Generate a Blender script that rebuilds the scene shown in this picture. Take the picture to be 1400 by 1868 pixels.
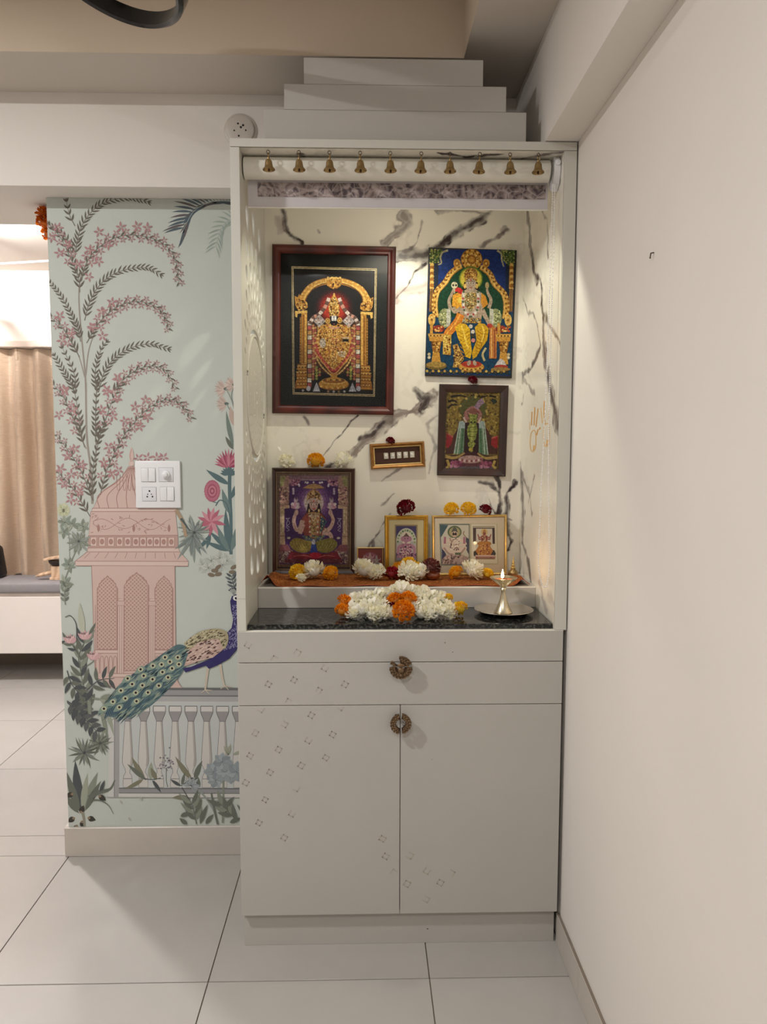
import bpy, bmesh, math, random
import numpy as np
from mathutils import Vector, Matrix
for _o in list(bpy.data.objects): bpy.data.objects.remove(_o)
random.seed(7); RNG = np.random.RandomState(11)
S = bpy.context.scene; COL = S.collection

# ------------------------------------------------------------------ camera
H, F, YAW, PIT, ROL = 1.45, 1377.0, .0255, .0864, -.0017
_cy, _sy, _cp, _sp = math.cos(YAW), math.sin(YAW), math.cos(PIT), math.sin(PIT)
CR = np.array([_cy, -_sy, 0]); CF = np.array([_sy*_cp, _cy*_cp, -_sp]); CU = np.array([_sy*_sp, _cy*_sp, _cp])
CO = np.array([0, 0, H])
cd = bpy.data.cameras.new('camera'); cam = bpy.data.objects.new('camera', cd); COL.objects.link(cam)
cd.sensor_fit = 'VERTICAL'; cd.sensor_height = 36.0; cd.lens = 36.0*F/1868.0; cd.clip_start = .02; cd.clip_end = 60
cam.matrix_world = Matrix(((CR[0], CU[0], -CF[0], 0), (CR[1], CU[1], -CF[1], 0), (CR[2], CU[2], -CF[2], H), (0, 0, 0, 1))) @ Matrix.Rotation(-ROL, 4, 'Z')
S.camera = cam
def ray(u, v):
    du, dv = u-700, v-934; c, s = math.cos(ROL), math.sin(ROL)
    a, b = c*du+s*dv, -s*du+c*dv
    return CR*a/F-CU*b/F+CF
def py(u, v, y):            # the point of the vertical plane at depth y seen at a photo pixel
    d = ray(u, v); return Vector(CO+d*(y/d[1]))
def pz(u, v, z):
    d = ray(u, v); return Vector(CO+d*((z-H)/d[2]))
def px(u, v, x):
    d = ray(u, v); return Vector(CO+d*(x/d[0]))

# ------------------------------------------------------------------ world, lamps, exposure
w = bpy.data.worlds.new('world'); S.world = w; w.use_nodes = True
w.node_tree.nodes['Background'].inputs[0].default_value = (1, .93, .86, 1)
w.node_tree.nodes['Background'].inputs[1].default_value = .05
S.view_settings.view_transform = 'Standard'; S.view_settings.look = 'None'
S.view_settings.exposure = 0.28; S.view_settings.gamma = 1.0; S.view_settings.use_curve_mapping = False
KEY = dict(loc=(-1.6, 1.0, 2.735), power=35, color=(1, .985, .97), area=True)      # downlight in the tray ceiling
ROOM_FILL = dict(loc=(-.35, -.5, 2.735), power=20, color=(1, .985, .975), area=True)    # unseen fill lamp added behind the camera to brighten the room
FAR = dict(loc=(-2.2, 3.9, 2.5), power=155, color=(1, .965, .97))       # lamp of the next room
NICHE = dict(loc=(.10, 2.25, 2.222), power=9.2, color=(1, .975, .80))    # downlight in the shrine

def lin(c):
    return tuple((x/255/12.92 if x/255 <= .04045 else ((x/255+.055)/1.055)**2.4) for x in c[:3])

# ------------------------------------------------------------------ materials
MATS = {}
def mat(name, rgb, rough=.5, metal=0.0, var=.06, scale=12.0, bump=0.0, bscale=80.0, spec=.5, coat=0.0, sheen=0.0, subs=0.0):
    if name in MATS: return MATS[name]
    m = bpy.data.materials.new(name); m.use_nodes = True; nt = m.node_tree; N, L = nt.nodes, nt.links
    b = N['Principled BSDF']
    tc = N.new('ShaderNodeTexCoord'); nz = N.new('ShaderNodeTexNoise'); nz.inputs['Scale'].default_value = scale; nz.inputs['Detail'].default_value = 4
    L.new(tc.outputs['Object'], nz.inputs['Vector'])
    rp = N.new('ShaderNodeValToRGB'); c = lin(rgb)
    rp.color_ramp.elements[0].position = .3; rp.color_ramp.elements[1].position = .7
    rp.color_ramp.elements[0].color = (*[x*(1-var) for x in c], 1); rp.color_ramp.elements[1].color = (*[min(1, x*(1+var)) for x in c], 1)
    L.new(nz.outputs['Fac'], rp.inputs['Fac']); L.new(rp.outputs['Color'], b.inputs['Base Color'])
    b.inputs['Roughness'].default_value = rough; b.inputs['Metallic'].default_value = metal
    b.inputs['Specular IOR Level'].default_value = spec; b.inputs['Coat Weight'].default_value = coat
    b.inputs['Sheen Weight'].default_value = sheen
    if subs: b.inputs['Subsurface Weight'].default_value = subs; b.inputs['Subsurface Scale'].default_value = .01
    if bump:
        n2 = N.new('ShaderNodeTexNoise'); n2.inputs['Scale'].default_value = bscale; n2.inputs['Detail'].default_value = 3
        L.new(tc.outputs['Object'], n2.inputs['Vector'])
        bp = N.new('ShaderNodeBump'); bp.inputs['Strength'].default_value = bump; bp.inputs['Distance'].default_value = .002
        L.new(n2.outputs['Fac'], bp.inputs['Height']); L.new(bp.outputs['Normal'], b.inputs['Normal'])
    MATS[name] = m; return m
def attr_mat(name, rough=.5, spec=.3, coat=0.0, metal=0.0):
    if name in MATS: return MATS[name]
    m = bpy.data.materials.new(name); m.use_nodes = True; N, L = m.node_tree.nodes, m.node_tree.links
    a = N.new('ShaderNodeAttribute'); a.attribute_name = 'Col'; b = N['Principled BSDF']
    L.new(a.outputs['Color'], b.inputs['Base Color']); b.inputs['Roughness'].default_value = rough
    b.inputs['Specular IOR Level'].default_value = spec; b.inputs['Coat Weight'].default_value = coat; b.inputs['Metallic'].default_value = metal
    MATS[name] = m; return m
def glass_mat():
    if 'picture_glass' in MATS: return MATS['picture_glass']
    m = bpy.data.materials.new('picture_glass'); m.use_nodes = True; N, L = m.node_tree.nodes, m.node_tree.links
    o = N['Material Output']; N.remove(N['Principled BSDF'])
    t = N.new('ShaderNodeBsdfTransparent'); g = N.new('ShaderNodeBsdfGlossy'); g.inputs['Roughness'].default_value = .03
    f = N.new('ShaderNodeFresnel'); f.inputs['IOR'].default_value = 1.16; x = N.new('ShaderNodeMixShader')
    L.new(f.outputs[0], x.inputs[0]); L.new(t.outputs[0], x.inputs[1]); L.new(g.outputs[0], x.inputs[2]); L.new(x.outputs[0], o.inputs[0])
    MATS['picture_glass'] = m; return m
def emit(name, rgb, s):
    if name in MATS: return MATS[name]
    m = bpy.data.materials.new(name); m.use_nodes = True; b = m.node_tree.nodes['Principled BSDF']
    b.inputs['Base Color'].default_value = (*lin(rgb), 1); b.inputs['Emission Color'].default_value = (*lin(rgb), 1); b.inputs['Emission Strength'].default_value = s
    MATS[name] = m; return m
def speckle_mat(name, dark, light, rough=.12, scale=260.0, lo=.52, hi=.68):
    m = bpy.data.materials.new(name); m.use_nodes = True; N, L = m.node_tree.nodes, m.node_tree.links; b = N['Principled BSDF']
    tc = N.new('ShaderNodeTexCoord'); v = N.new('ShaderNodeTexVoronoi'); v.inputs['Scale'].default_value = scale
    n = N.new('ShaderNodeTexNoise'); n.inputs['Scale'].default_value = scale*.6; n.inputs['Detail'].default_value = 5
    L.new(tc.outputs['Object'], v.inputs['Vector']); L.new(tc.outputs['Object'], n.inputs['Vector'])
    r = N.new('ShaderNodeValToRGB'); r.color_ramp.elements[0].position = lo; r.color_ramp.elements[1].position = hi
    r.color_ramp.elements[0].color = (*lin(dark), 1); r.color_ramp.elements[1].color = (*lin(light), 1)
    L.new(n.outputs['Fac'], r.inputs['Fac'])
    mx = N.new('ShaderNodeMixRGB'); mx.inputs[0].default_value = .25; L.new(r.outputs['Color'], mx.inputs[1]); L.new(v.outputs['Color'], mx.inputs[2]); mx.blend_type = 'MULTIPLY'
    L.new(mx.outputs[0], b.inputs['Base Color']); b.inputs['Roughness'].default_value = rough
    MATS[name] = m; return m
def wood_mat(name, a, c, rough=.3, scale=6.0, coat=.2):
    m = bpy.data.materials.new(name); m.use_nodes = True; N, L = m.node_tree.nodes, m.node_tree.links; b = N['Principled BSDF']
    tc = N.new('ShaderNodeTexCoord'); wv = N.new('ShaderNodeTexWave'); wv.inputs['Scale'].default_value = scale; wv.inputs['Distortion'].default_value = 6; wv.inputs['Detail'].default_value = 4
    L.new(tc.outputs['Object'], wv.inputs['Vector']); r = N.new('ShaderNodeValToRGB'); r.color_ramp.elements[0].color = (*lin(a), 1); r.color_ramp.elements[1].color = (*lin(c), 1)
    L.new(wv.outputs['Fac'], r.inputs['Fac']); L.new(r.outputs['Color'], b.inputs['Base Color']); b.inputs['Roughness'].default_value = rough; b.inputs['Coat Weight'].default_value = coat
    MATS[name] = m; return m

M_wall = mat('wall_paint', (234, 228, 221), .7, var=.015, scale=3, bump=.05, bscale=180)
M_ceil = mat('ceiling_paint', (206, 197, 186), .8, var=.015, scale=3)
M_mural = mat('mural_paper', (195, 201, 194), .7, var=.02, scale=4)
M_lam = mat('cabinet_laminate', (186, 182, 175), .42, var=.02, scale=5)
M_lamw = mat('shrine_laminate', (206, 204, 194), .4, var=.015, scale=5)
M_edge = mat('pale_edge_band', (236, 232, 222), .35, var=.01)
M_skirt = mat('skirting_tile', (196, 188, 178), .3, var=.03, scale=9)
M_tile = mat('floor_tile', (175, 171, 166), .16, var=.025, scale=5, spec=.5)
M_grout = mat('grout', (128, 116, 104), .8)
M_tray = mat('tray_light_tone', (216, 199, 178), .8, var=.015, scale=3)  # ceiling colour shifted on the tray sides, standing in for the light on them
M_gran = speckle_mat('black_granite', (18, 19, 20), (92, 92, 88), .1, 220, .48, .72)
M_brass = mat('brass', (160, 134, 90), .38, .8, var=.12, scale=60)
M_bronze = mat('antique_bronze', (74, 52, 38), .5, .6, var=.3, scale=120)
M_bronzel = mat('worn_bronze', (122, 98, 72), .45, .6, var=.2, scale=160)
M_silver = mat('polished_metal', (236, 230, 220), .2, 1.0, var=.05, scale=40)
M_white = mat('white_plastic', (238, 238, 240), .3, var=.01)
M_dark = mat('dark_hole', (16, 14, 14), .6)
M_gold = mat('gold_moulding', (205, 160, 66), .3, .75, var=.12, scale=90)
M_goldp = mat('pale_gold_moulding', (214, 184, 120), .32, .7, var=.12, scale=90)
M_red_wood = wood_mat('mahogany', (62, 20, 14), (92, 32, 22), .3, 3.0, .15)
M_dk_wood = wood_mat('dark_walnut', (42, 20, 14), (58, 28, 19), .4, 3.0, .1)
M_print = attr_mat('printed_paper', .42, .3)
M_gloss = attr_mat('glossy_print', .35, .25)
for _m in (M_gloss,):                # fine brush grain of the printed paintings
    _N, _L = _m.node_tree.nodes, _m.node_tree.links; _a = [n for n in _N if n.type == 'ATTRIBUTE'][0]
    _t = _N.new('ShaderNodeTexCoord'); _n = _N.new('ShaderNodeTexNoise'); _n.inputs['Scale'].default_value = 150; _n.inputs['Detail'].default_value = 6; _L.new(_t.outputs['Object'], _n.inputs['Vector'])
    _r = _N.new('ShaderNodeValToRGB'); _r.color_ramp.elements[0].position = .36; _r.color_ramp.elements[0].color = (.5, .48, .46, 1); _r.color_ramp.elements[1].position = .62; _r.color_ramp.elements[1].color = (.92, .92, .92, 1)
    _x = _N.new('ShaderNodeMixRGB'); _x.blend_type = 'MULTIPLY'; _x.inputs[0].default_value = 1; _L.new(_n.outputs['Fac'], _r.inputs['Fac']); _L.new(_a.outputs['Color'], _x.inputs[1]); _L.new(_r.outputs['Color'], _x.inputs[2]); _L.new(_x.outputs[0], _N['Principled BSDF'].inputs['Base Color'])
M_paper = attr_mat('wallpaper_print', .7, .2)
M_marble = attr_mat('marble_laminate', .22, .5)

# ------------------------------------------------------------------ mesh helpers
class MB:
    def __init__(s): s.b = bmesh.new()
    def box(s, x0, x1, y0, y1, z0, z1, bev=0.0, seg=2, M=None):
        r = bmesh.ops.create_cube(s.b, size=1.0)['verts']
        for v in r: v.co = Vector(((x0+x1)/2+v.co.x*(x1-x0), (y0+y1)/2+v.co.y*(y1-y0), (z0+z1)/2+v.co.z*(z1-z0)))
        if bev:
            e = list({e for v in r for e in v.link_edges})
            q = bmesh.ops.bevel(s.b, geom=e, offset=bev, segments=seg, affect='EDGES', profile=.5)
            r = list({v for f in q['faces'] for v in f.verts} | {v for v in r if v.is_valid})
        if M is not None:
            for v in r: v.co = M @ v.co
        return s
    def lathe(s, prof, n=24, c=(0, 0, 0), M=None):
        rings = []
        for (r, z) in prof:
            if r < 1e-6: rings.append([s.b.verts.new((c[0], c[1], c[2]+z))])
            else: rings.append([s.b.verts.new((c[0]+r*math.cos(2*math.pi*i/n), c[1]+r*math.sin(2*math.pi*i/n), c[2]+z)) for i in range(n)])
        for a, b in zip(rings, rings[1:]):
            for i in range(n):
                j = (i+1) % n
                if len(a) == 1 and len(b) == 1: continue
                if len(a) == 1: f = (a[0], b[j], b[i])
                elif len(b) == 1: f = (a[i], a[j], b[0])
                else: f = (a[i], a[j], b[j], b[i])
                try: s.b.faces.new(f)
                except ValueError: pass
        if M is not None:
            for r in rings:
                for v in r: v.co = M @ v.co
        return s
    def tube(s, pts, r, n=8, closed=False, cap=True):
        pts = [Vector(p) for p in pts]; k = len(pts); rs = r if isinstance(r, (list, tuple)) else [r]*k; rings = []
        for i, p in enumerate(pts):
            a = pts[(i-1) % k] if (closed or i > 0) else p; b = pts[(i+1) % k] if (closed or i < k-1) else p
            t = (b-a).normalized(); up = Vector((0, 0, 1)) if abs(t.z) < .95 else Vector((0, 1, 0))
            u = t.cross(up).normalized(); w_ = u.cross(t)
            rings.append([s.b.verts.new(p+(u*math.cos(2*math.pi*j/n)+w_*math.sin(2*math.pi*j/n))*rs[i]) for j in range(n)])
        for i in range(k if closed else k-1):
            A, B_ = rings[i], rings[(i+1) % k]
            for j in range(n): s.b.faces.new((A[j], A[(j+1) % n], B_[(j+1) % n], B_[j]))
        if cap and not closed:
            s.b.faces.new(rings[0][::-1]); s.b.faces.new(rings[-1])
        return s
    def ball(s, c, r, sub=2, sc=(1, 1, 1)):
        q = bmesh.ops.create_icosphere(s.b, subdivisions=sub, radius=1.0)['verts']
        for v in q: v.co = Vector((c[0]+v.co.x*r*sc[0], c[1]+v.co.y*r*sc[1], c[2]+v.co.z*r*sc[2]))
        return s
    def quad(s, *p):
        s.b.faces.new([s.b.verts.new(q) for q in p]); return s
    def prism(s, pts, y0, y1):          # outline in x,z extruded along y
        A = [s.b.verts.new((x, y0, z)) for x, z in pts]; B_ = [s.b.verts.new((x, y1, z)) for x, z in pts]; n = len(pts)
        s.b.faces.new(A); s.b.faces.new(B_[::-1])
        for i in range(n): s.b.faces.new((A[i], B_[i], B_[(i+1) % n], A[(i+1) % n]))
        return s
    def mesh(s, name, m, smooth=False):
        bmesh.ops.recalc_face_normals(s.b, faces=s.b.faces[:])
        me = bpy.data.meshes.new(name); s.b.to_mesh(me); s.b.free()
        if m: me.materials.append(m)
        if smooth:
            me.polygons.foreach_set('use_smooth', [True]*len(me.polygons))
            if smooth != 'all': me.set_sharp_from_angle(angle=math.radians(40))
        return me
    def obj(s, name, m, parent=None, smooth=False, loc=None):
        return link(name, s.mesh(name, m, smooth), parent, loc)
def link(name, me, parent=None, loc=None):
    o = bpy.data.objects.new(name, me); COL.objects.link(o)
    if parent: o.parent = parent
    if loc is not None: o.location = loc
    return o
def tag(o, label, cat, group=None):
    o['label'] = label; o['category'] = cat
    if group: o['group'] = group
    return o
def thing(name, label, cat, loc=(0, 0, 0), rot=(0, 0, 0), group=None):
    o = link(name, None, None, loc); o.rotation_euler = rot; o.empty_display_size = .05
    return tag(o, label, cat, group)
def struct(o, label=None):
    o['kind'] = 'structure'
    if label: o['label'] = label
    return o
def dup(root, loc=None, label=None, rot=None, scale=None):
    r = root.copy(); COL.objects.link(r)
    if loc is not None: r.location = loc
    if rot is not None: r.rotation_euler = rot
    if scale is not None: r.scale = scale
    if label: r['label'] = label
    for ch in list(root.children):
        c = ch.copy(); COL.objects.link(c); c.parent = r
        for g in list(ch.children):
            d = g.copy(); COL.objects.link(d); d.parent = c
    return r
def spline(pts, n=8):
    pts = [np.array(p, float) for p in pts]
    if len(pts) < 3: return [tuple(pts[0]+(pts[-1]-pts[0])*i/n) for i in range(n+1)]
    P = [2*pts[0]-pts[1]]+pts+[2*pts[-1]-pts[-2]]; out = []
    for i in range(1, len(P)-2):
        a, b, c, d = P[i-1:i+3]
        for k in range(n):
            t = k/n; out.append(tuple(.5*((2*b)+(c-a)*t+(2*a-5*b+4*c-d)*t*t+(3*b-a-3*c+d)*t**3)))
    out.append(tuple(pts[-1])); return out
def plate(name, outer, holes, t, to3):   # flat plate with real holes, thickness t; to3 maps (u, v, depth) to 3-D
    cu = bpy.data.curves.new(name, 'CURVE'); cu.dimensions = '2D'; cu.fill_mode = 'BOTH'; cu.extrude = t/2
    for lp in [outer]+holes:
        sp = cu.splines.new('POLY'); sp.points.add(len(lp)-1); sp.use_cyclic_u = True
        for p, q in zip(sp.points, lp): p.co = (q[0], q[1], 0, 1)
    tmp = bpy.data.objects.new(name+'_outline', cu); COL.objects.link(tmp)
    dg = bpy.context.evaluated_depsgraph_get(); dg.update()
    me = bpy.data.meshes.new_from_object(tmp.evaluated_get(dg)); bpy.data.objects.remove(tmp); bpy.data.curves.remove(cu)
    me.name = name; me.materials.clear()
    for v in me.vertices: v.co = to3(v.co.x, v.co.y, v.co.z)
    b = bmesh.new(); b.from_mesh(me); bmesh.ops.remove_doubles(b, verts=b.verts, dist=1e-5); bmesh.ops.recalc_face_normals(b, faces=b.faces[:]); b.to_mesh(me); b.free()
    return me

# ------------------------------------------------------------------ flat printed artwork: coloured polygons on a sheet
class Print:
    STEP = 5e-5
    def __init__(s, to3, n=(0, -1, 0), cell=3.0): s.to3, s.n, s.P, s.k, s.cell = to3, Vector(n), [], 1, cell
    def poly(s, pts, col, same=False):
        if len(pts) < 3: return
        if not same: s.k += 1
        a = sum(p[0]*q[1]-q[0]*p[1] for p, q in zip(pts, list(pts[1:])+[pts[0]]))
        if a > 0: pts = list(pts)[::-1]
        s.P.append((s.k, list(pts), lin(col)))
    def ell(s, x, y, rx, ry, col, rot=0, n=16, same=False):
        c, q = math.cos(rot), math.sin(rot)
        s.poly([(x+c*rx*math.cos(t)-q*ry*math.sin(t), y+q*rx*math.cos(t)+c*ry*math.sin(t)) for t in (2*math.pi*i/n for i in range(n))], col, same)
    def rect(s, x0, y0, x1, y1, col, same=False): s.poly([(x0, y0), (x1, y0), (x1, y1), (x0, y1)], col, same)
    def line(s, pts, w0, col, w1=None, n=6, same=False, smooth=True):
        p = spline(pts, n) if (smooth and len(pts) > 2) else pts
        if w1 is None: w1 = w0
        m = len(p); L, R = [], []
        for i in range(m):
            a, b = p[max(0, i-1)], p[min(m-1, i+1)]; dx, dy = b[0]-a[0], b[1]-a[1]; d = math.hypot(dx, dy) or 1; h = (w0+(w1-w0)*i/(m-1))/2
            L.append((p[i][0]-dy/d*h, p[i][1]+dx/d*h)); R.append((p[i][0]+dy/d*h, p[i][1]-dx/d*h))
        if not same: s.k += 1
        for i in range(m-1): s.poly([L[i], L[i+1], R[i+1], R[i]], col, True)
    def outline(s, pts, w_, col): s.line(list(pts)+[pts[0]], w_, col, smooth=False)
    def leaf(s, x, y, ang, ln, wd, col, bend=0.0, same=True):
        P_, Q = [], []
        for i in range(7):
            t = i/6; h = wd/2*math.sin(math.pi*t**.8)*(1 if t < 1 else 0); a = ang+bend*t
            cx, cy = x+ln*t*math.cos(ang+bend*t*.5), y+ln*t*math.sin(ang+bend*t*.5)
            P_.append((cx-math.sin(a)*h, cy+math.cos(a)*h)); Q.append((cx+math.sin(a)*h, cy-math.cos(a)*h))
        s.poly(P_+Q[::-1][1:-1], col, same)
    def dots(s, pts, r, cols):
        s.k += 1
        for i, p in enumerate(pts): s.ell(p[0], p[1], r, r, cols[i % len(cols)], n=7, same=True)
    def build(s, name, m, parent=None):
        top, V, Fc, Cc = {}, [], [], []; i = 0; c = s.cell
        while i < len(s.P):                       # stack inks: each stroke lies just over what it covers
            j = i
            while j < len(s.P) and s.P[j][0] == s.P[i][0]: j += 1
            cells = set()
            for _, p, _c in s.P[i:j]:
                x0, x1 = int(min(q[0] for q in p)//c), int(max(q[0] for q in p)//c); y0, y1 = int(min(q[1] for q in p)//c), int(max(q[1] for q in p)//c)
                cells.update((x, y) for x in range(x0, x1+1) for y in range(y0, y1+1))
            lay = 1+max(top.get(q, 0) for q in cells)
            for q in cells: top[q] = lay
            for n_, (_, p, cl) in enumerate(s.P[i:j]):
                a = len(V); d = s.n*(s.STEP*(lay+.9*(n_ % 8)/8))
                for q in p: V.append(s.to3(q[0], q[1])+d)
                Fc.append(list(range(a, a+len(p)))); Cc.append(cl)
            i = j
        me = bpy.data.meshes.new(name); me.from_pydata(V, [], Fc); me.materials.append(m)
        at = me.color_attributes.new('Col', 'FLOAT_COLOR', 'CORNER')
        buf = np.ones((len(me.loops), 4), np.float32); i = 0
        for f, cl in zip(Fc, Cc): buf[i:i+len(f), :3] = cl; i += len(f)
        at.data.foreach_set('color', buf.ravel()); me.update()
        s.top = max(top.values())
        return link(name, me, parent)
def inpoly(x, y, P):
    r = False; j = len(P)-1
    for i in range(len(P)):
        if (P[i][1] > y) != (P[j][1] > y) and x < (P[j][0]-P[i][0])*(y-P[i][1])/(P[j][1]-P[i][1])+P[i][0]: r = not r
        j = i
    return r
def scatter(P, n, seed):
    rg = random.Random(seed); xs = [p[0] for p in P]; ys = [p[1] for p in P]; out = []
    while len(out) < n:
        x, y = rg.uniform(min(xs), max(xs)), rg.uniform(min(ys), max(ys))
        if inpoly(x, y, P): out.append((x, y))
    return out

# ------------------------------------------------------------------ main dimensions
yF, yW = 2.072, 2.597
xL, xR = -.354, .5595
zTop, zCtr, zKick = 2.258, .935, .104
xWall = .5715
# ================================================================== SETTING
zBeam, yBeam, yBeamB, zC, zTray, xTray, yTray = 2.267, 2.485, 2.91, 2.55, 2.76, .285, 2.243
XL_, YB_ = -4.3, -3.2
zFar = 2.6
fl = struct(MB().box(XL_, 1.0, YB_, 5.3, -.06, -.0045).obj('floor', M_grout))
xs = [-1.049-.612*k for k in range(5, 0, -1)]+[-1.049, -.4253, .178, .5712]
ysn = [1.945-.61*k for k in range(8, 0, -1)]+[1.945, 2.5965]
ysf = [2.736, 3.33, 3.94, 4.49, 5.1]
tilemesh = {}
def tile(x0, x1, y0, y1):
    g = .0016; w_, d_ = round(x1-x0, 4), round(y1-y0, 4)
    if (w_, d_) not in tilemesh: tilemesh[(w_, d_)] = MB().box(-w_/2+g, w_/2-g, -d_/2+g, d_/2-g, -.0045, 0, .0006, 1).mesh('tile', M_tile)
    link('tile', tilemesh[(w_, d_)], fl, ((x0+x1)/2, (y0+y1)/2, 0))
for a, b in zip(xs, xs[1:]):
    for c, d in zip(ysn, ysn[1:]): tile(a, b, c, d)
xf = [-1.049-.612*k for k in range(5, 0, -1)]+[-1.049, -.437, .175]
for a, b in zip(xf, xf[1:]):
    for c, d in zip(ysf, ysf[1:]):
        tile(a, b, c, d)
for a, b in zip(xs[:6], xs[1:6]): tile(a, b, 2.5965, 2.736)

# walls
wb = struct(MB().box(-1.049, 1.0, yW, 2.736, 0, zBeam-.0005).obj('wall_back', M_mural))
struct(MB().box(xWall, 1.0, YB_, yW-.0005, 0, zC).obj('wall_right', M_wall))
struct(MB().box(XL_-.1, XL_, YB_, 5.3, 0, zTray).obj('wall_left', M_wall))
struct(MB().box(XL_, 1.0, YB_-.1, YB_, 0, zTray).obj('wall_rear', M_wall))
struct(MB().box(XL_, 1.0, 5.14, 5.3, 0, zFar).obj('wall_far', M_wall))
struct(MB().box(.3, .42, 2.7365, 5.1395, 0, zFar).obj('wall_side', M_wall))
struct(MB().box(XL_, 1.0, yBeam, yBeamB, zBeam, zFar+.1).obj('trim_1', M_wall), 'painted beam above the doorway and mural wall')
struct(MB().box(.482, xWall-.0005, YB_, yBeam-.0005, 2.2605, zC-.0005).obj('trim_2', M_wall), 'painted beam running along the right wall')
c = MB(); c.box(XL_, 1.0, yTray, yBeam-.0005, zC, zTray+.08); c.box(xTray, 1.0, YB_, yTray, zC, zTray+.08)
ce = struct(c.obj('ceiling', M_ceil))
MB().box(XL_, xTray-.0015, YB_, yTray-.0015, zTray, zTray+.08).obj('tray_panel', M_ceil, ce)
MB().box(XL_, xTray-.0005, yTray-.0012, yTray-.0002, zC+.0005, zTray).obj('tray_side', M_tray, ce)
MB().box(xTray-.0012, xTray-.0002, YB_, yTray-.0013, zC+.0005, zTray).obj('tray_side', M_tray, ce)
struct(MB().box(XL_, 1.0, yBeamB+.0005, 5.3, zFar, zFar+.1).obj('ceiling', M_ceil))
# skirting
bbm = MB(); bbm.box(-1.061, -.356, yW-.011, yW-.0003, .0003, .106, .0015, 1); bbm.box(-1.061, -1.0493, yW-.0003, 2.736, .0003, .106)
struct(bbm.obj('baseboard_back', M_skirt))
br = struct(MB().box(xWall-.008, xWall-.0003, YB_, 2.09, .0003, .09, .001, 1).obj('baseboard_right', M_grout))
yy = 2.0895
for k in range(9):
    y0 = 1.86-.6*k; MB().box(xWall-.0095, xWall-.008, y0+.001, yy-.001, .0006, .0905, .0006, 1).obj('skirting_tile', M_skirt, br); yy = y0

# ------------------------------------------------------------------ ceiling lamps: room downlights and an added fill lamp
def downlight(name, label, P, rad):
    x, y, z = P['loc']; zt = z+.012
    o = thing(name, label, 'ceiling light', (x, y, zt+.0125))
    MB().lathe([(rad*.72, -.003), (rad*.8, -.012), (rad, -.008), (rad, 0), (rad*.72, -.001)], 32).obj('rim', M_white, o, True)
    MB().lathe([(0, -.004), (rad*.72, -.004)], 32).obj('diffuser', emit(name+'_glow', (255, 244, 228), 4), o)
    l = bpy.data.lights.new(name+'_light', 'POINT'); l.energy = P['power']; l.color = P['color']; l.shadow_soft_size = rad*.6
    if P.get('area'): bpy.data.lights.remove(l); l = bpy.data.lights.new(name+'_light', 'AREA'); l.shape = 'DISK'; l.size = rad*1.5; l.energy = P['power']; l.color = P['color']
    lo = bpy.data.objects.new(name+'_light', l); COL.objects.link(lo); lo.location = (x, y, z-.006 if P.get('area') else z-.02)
    return o
downlight('ceiling_downlight', 'round white downlight in tray ceiling over the doorway side', KEY, .09)
downlight('ceiling_downlight', 'round white fill lamp added in tray ceiling by the rear wall', ROOM_FILL, .12)
FAR['loc'] = (FAR['loc'][0], FAR['loc'][1], 2.575)
downlight('ceiling_downlight', 'round white downlight in the next room ceiling', FAR, .12)

# ------------------------------------------------------------------ black ring lamp hanging from the tray ceiling
rc = Vector((-.585, 1.80, 2.54)); ringM = Matrix.Rotation(math.radians(20), 4, 'Y') @ Matrix.Rotation(math.radians(-8), 4, 'X')
o = thing('ring_pendant', 'glossy black ring pendant lamp hanging from the tray ceiling', 'pendant lamp', (rc.x, rc.y, 2.7595))
M_blk = mat('gloss_black', (11, 10, 10), .18, .0, var=.1, coat=.15)
dz = rc.z-2.7595
MB().lathe([(.176, -.018), (.184, -.022), (.193, -.014), (.195, .016), (.189, .022), (.178, .020), (.176, -.018)], 72, M=Matrix.Translation((0, 0, dz)) @ ringM).obj('ring', M_blk, o, True)
MB().lathe([(0, 0), (.05, 0), (.05, -.02), (.045, -.025), (0, -.025)], 32).obj('canopy', M_blk, o, True)
for k in range(3):
    a = 2*math.pi*k/3+.5
    MB().tube([(.03*math.cos(a), .03*math.sin(a), -.02), Matrix.Translation((0, 0, dz)) @ ringM @ Vector((.185*math.cos(a), .185*math.sin(a), .02))], .0012, 6).obj('cable', M_blk, o)

# ------------------------------------------------------------------ round cover plate on the beam
p = py(437, 240, yBeam)
o = thing('round_cover_plate', 'round pale plastic cover plate with small holes beside shrine top', 'cover plate', (p.x, yBeam-.0003, p.z-.046))
M_cov = mat('cream_plastic', (206, 198, 188), .4, var=.01)
R90 = Matrix.Translation((0, 0, .046)) @ Matrix.Rotation(math.pi/2, 4, 'X')
MB().lathe([(0, 0), (.052, 0), (.052, .003), (.049, .005), (0, .005)], 40, M=R90).obj('back_ring', M_cov, o, True)
MB().lathe([(0, .0052), (.044, .0052), (.043, .012), (.038, .014), (0, .014)], 40, M=R90).obj('face', M_cov, o, True)
for (dx, dz, r) in ((-.006, .017, .003), (.010, .012, .0035), (.003, .006, .0035), (-.018, -.004, .0025), (.018, -.003, .0025), (-.004, -.02, .003)):
    MB().lathe([(0, .0141), (r, .0141), (r, .0146), (0, .0146)], 10, M=Matrix.Translation((dx, 0, dz)) @ R90).obj('hole', M_dark, o)

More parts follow.
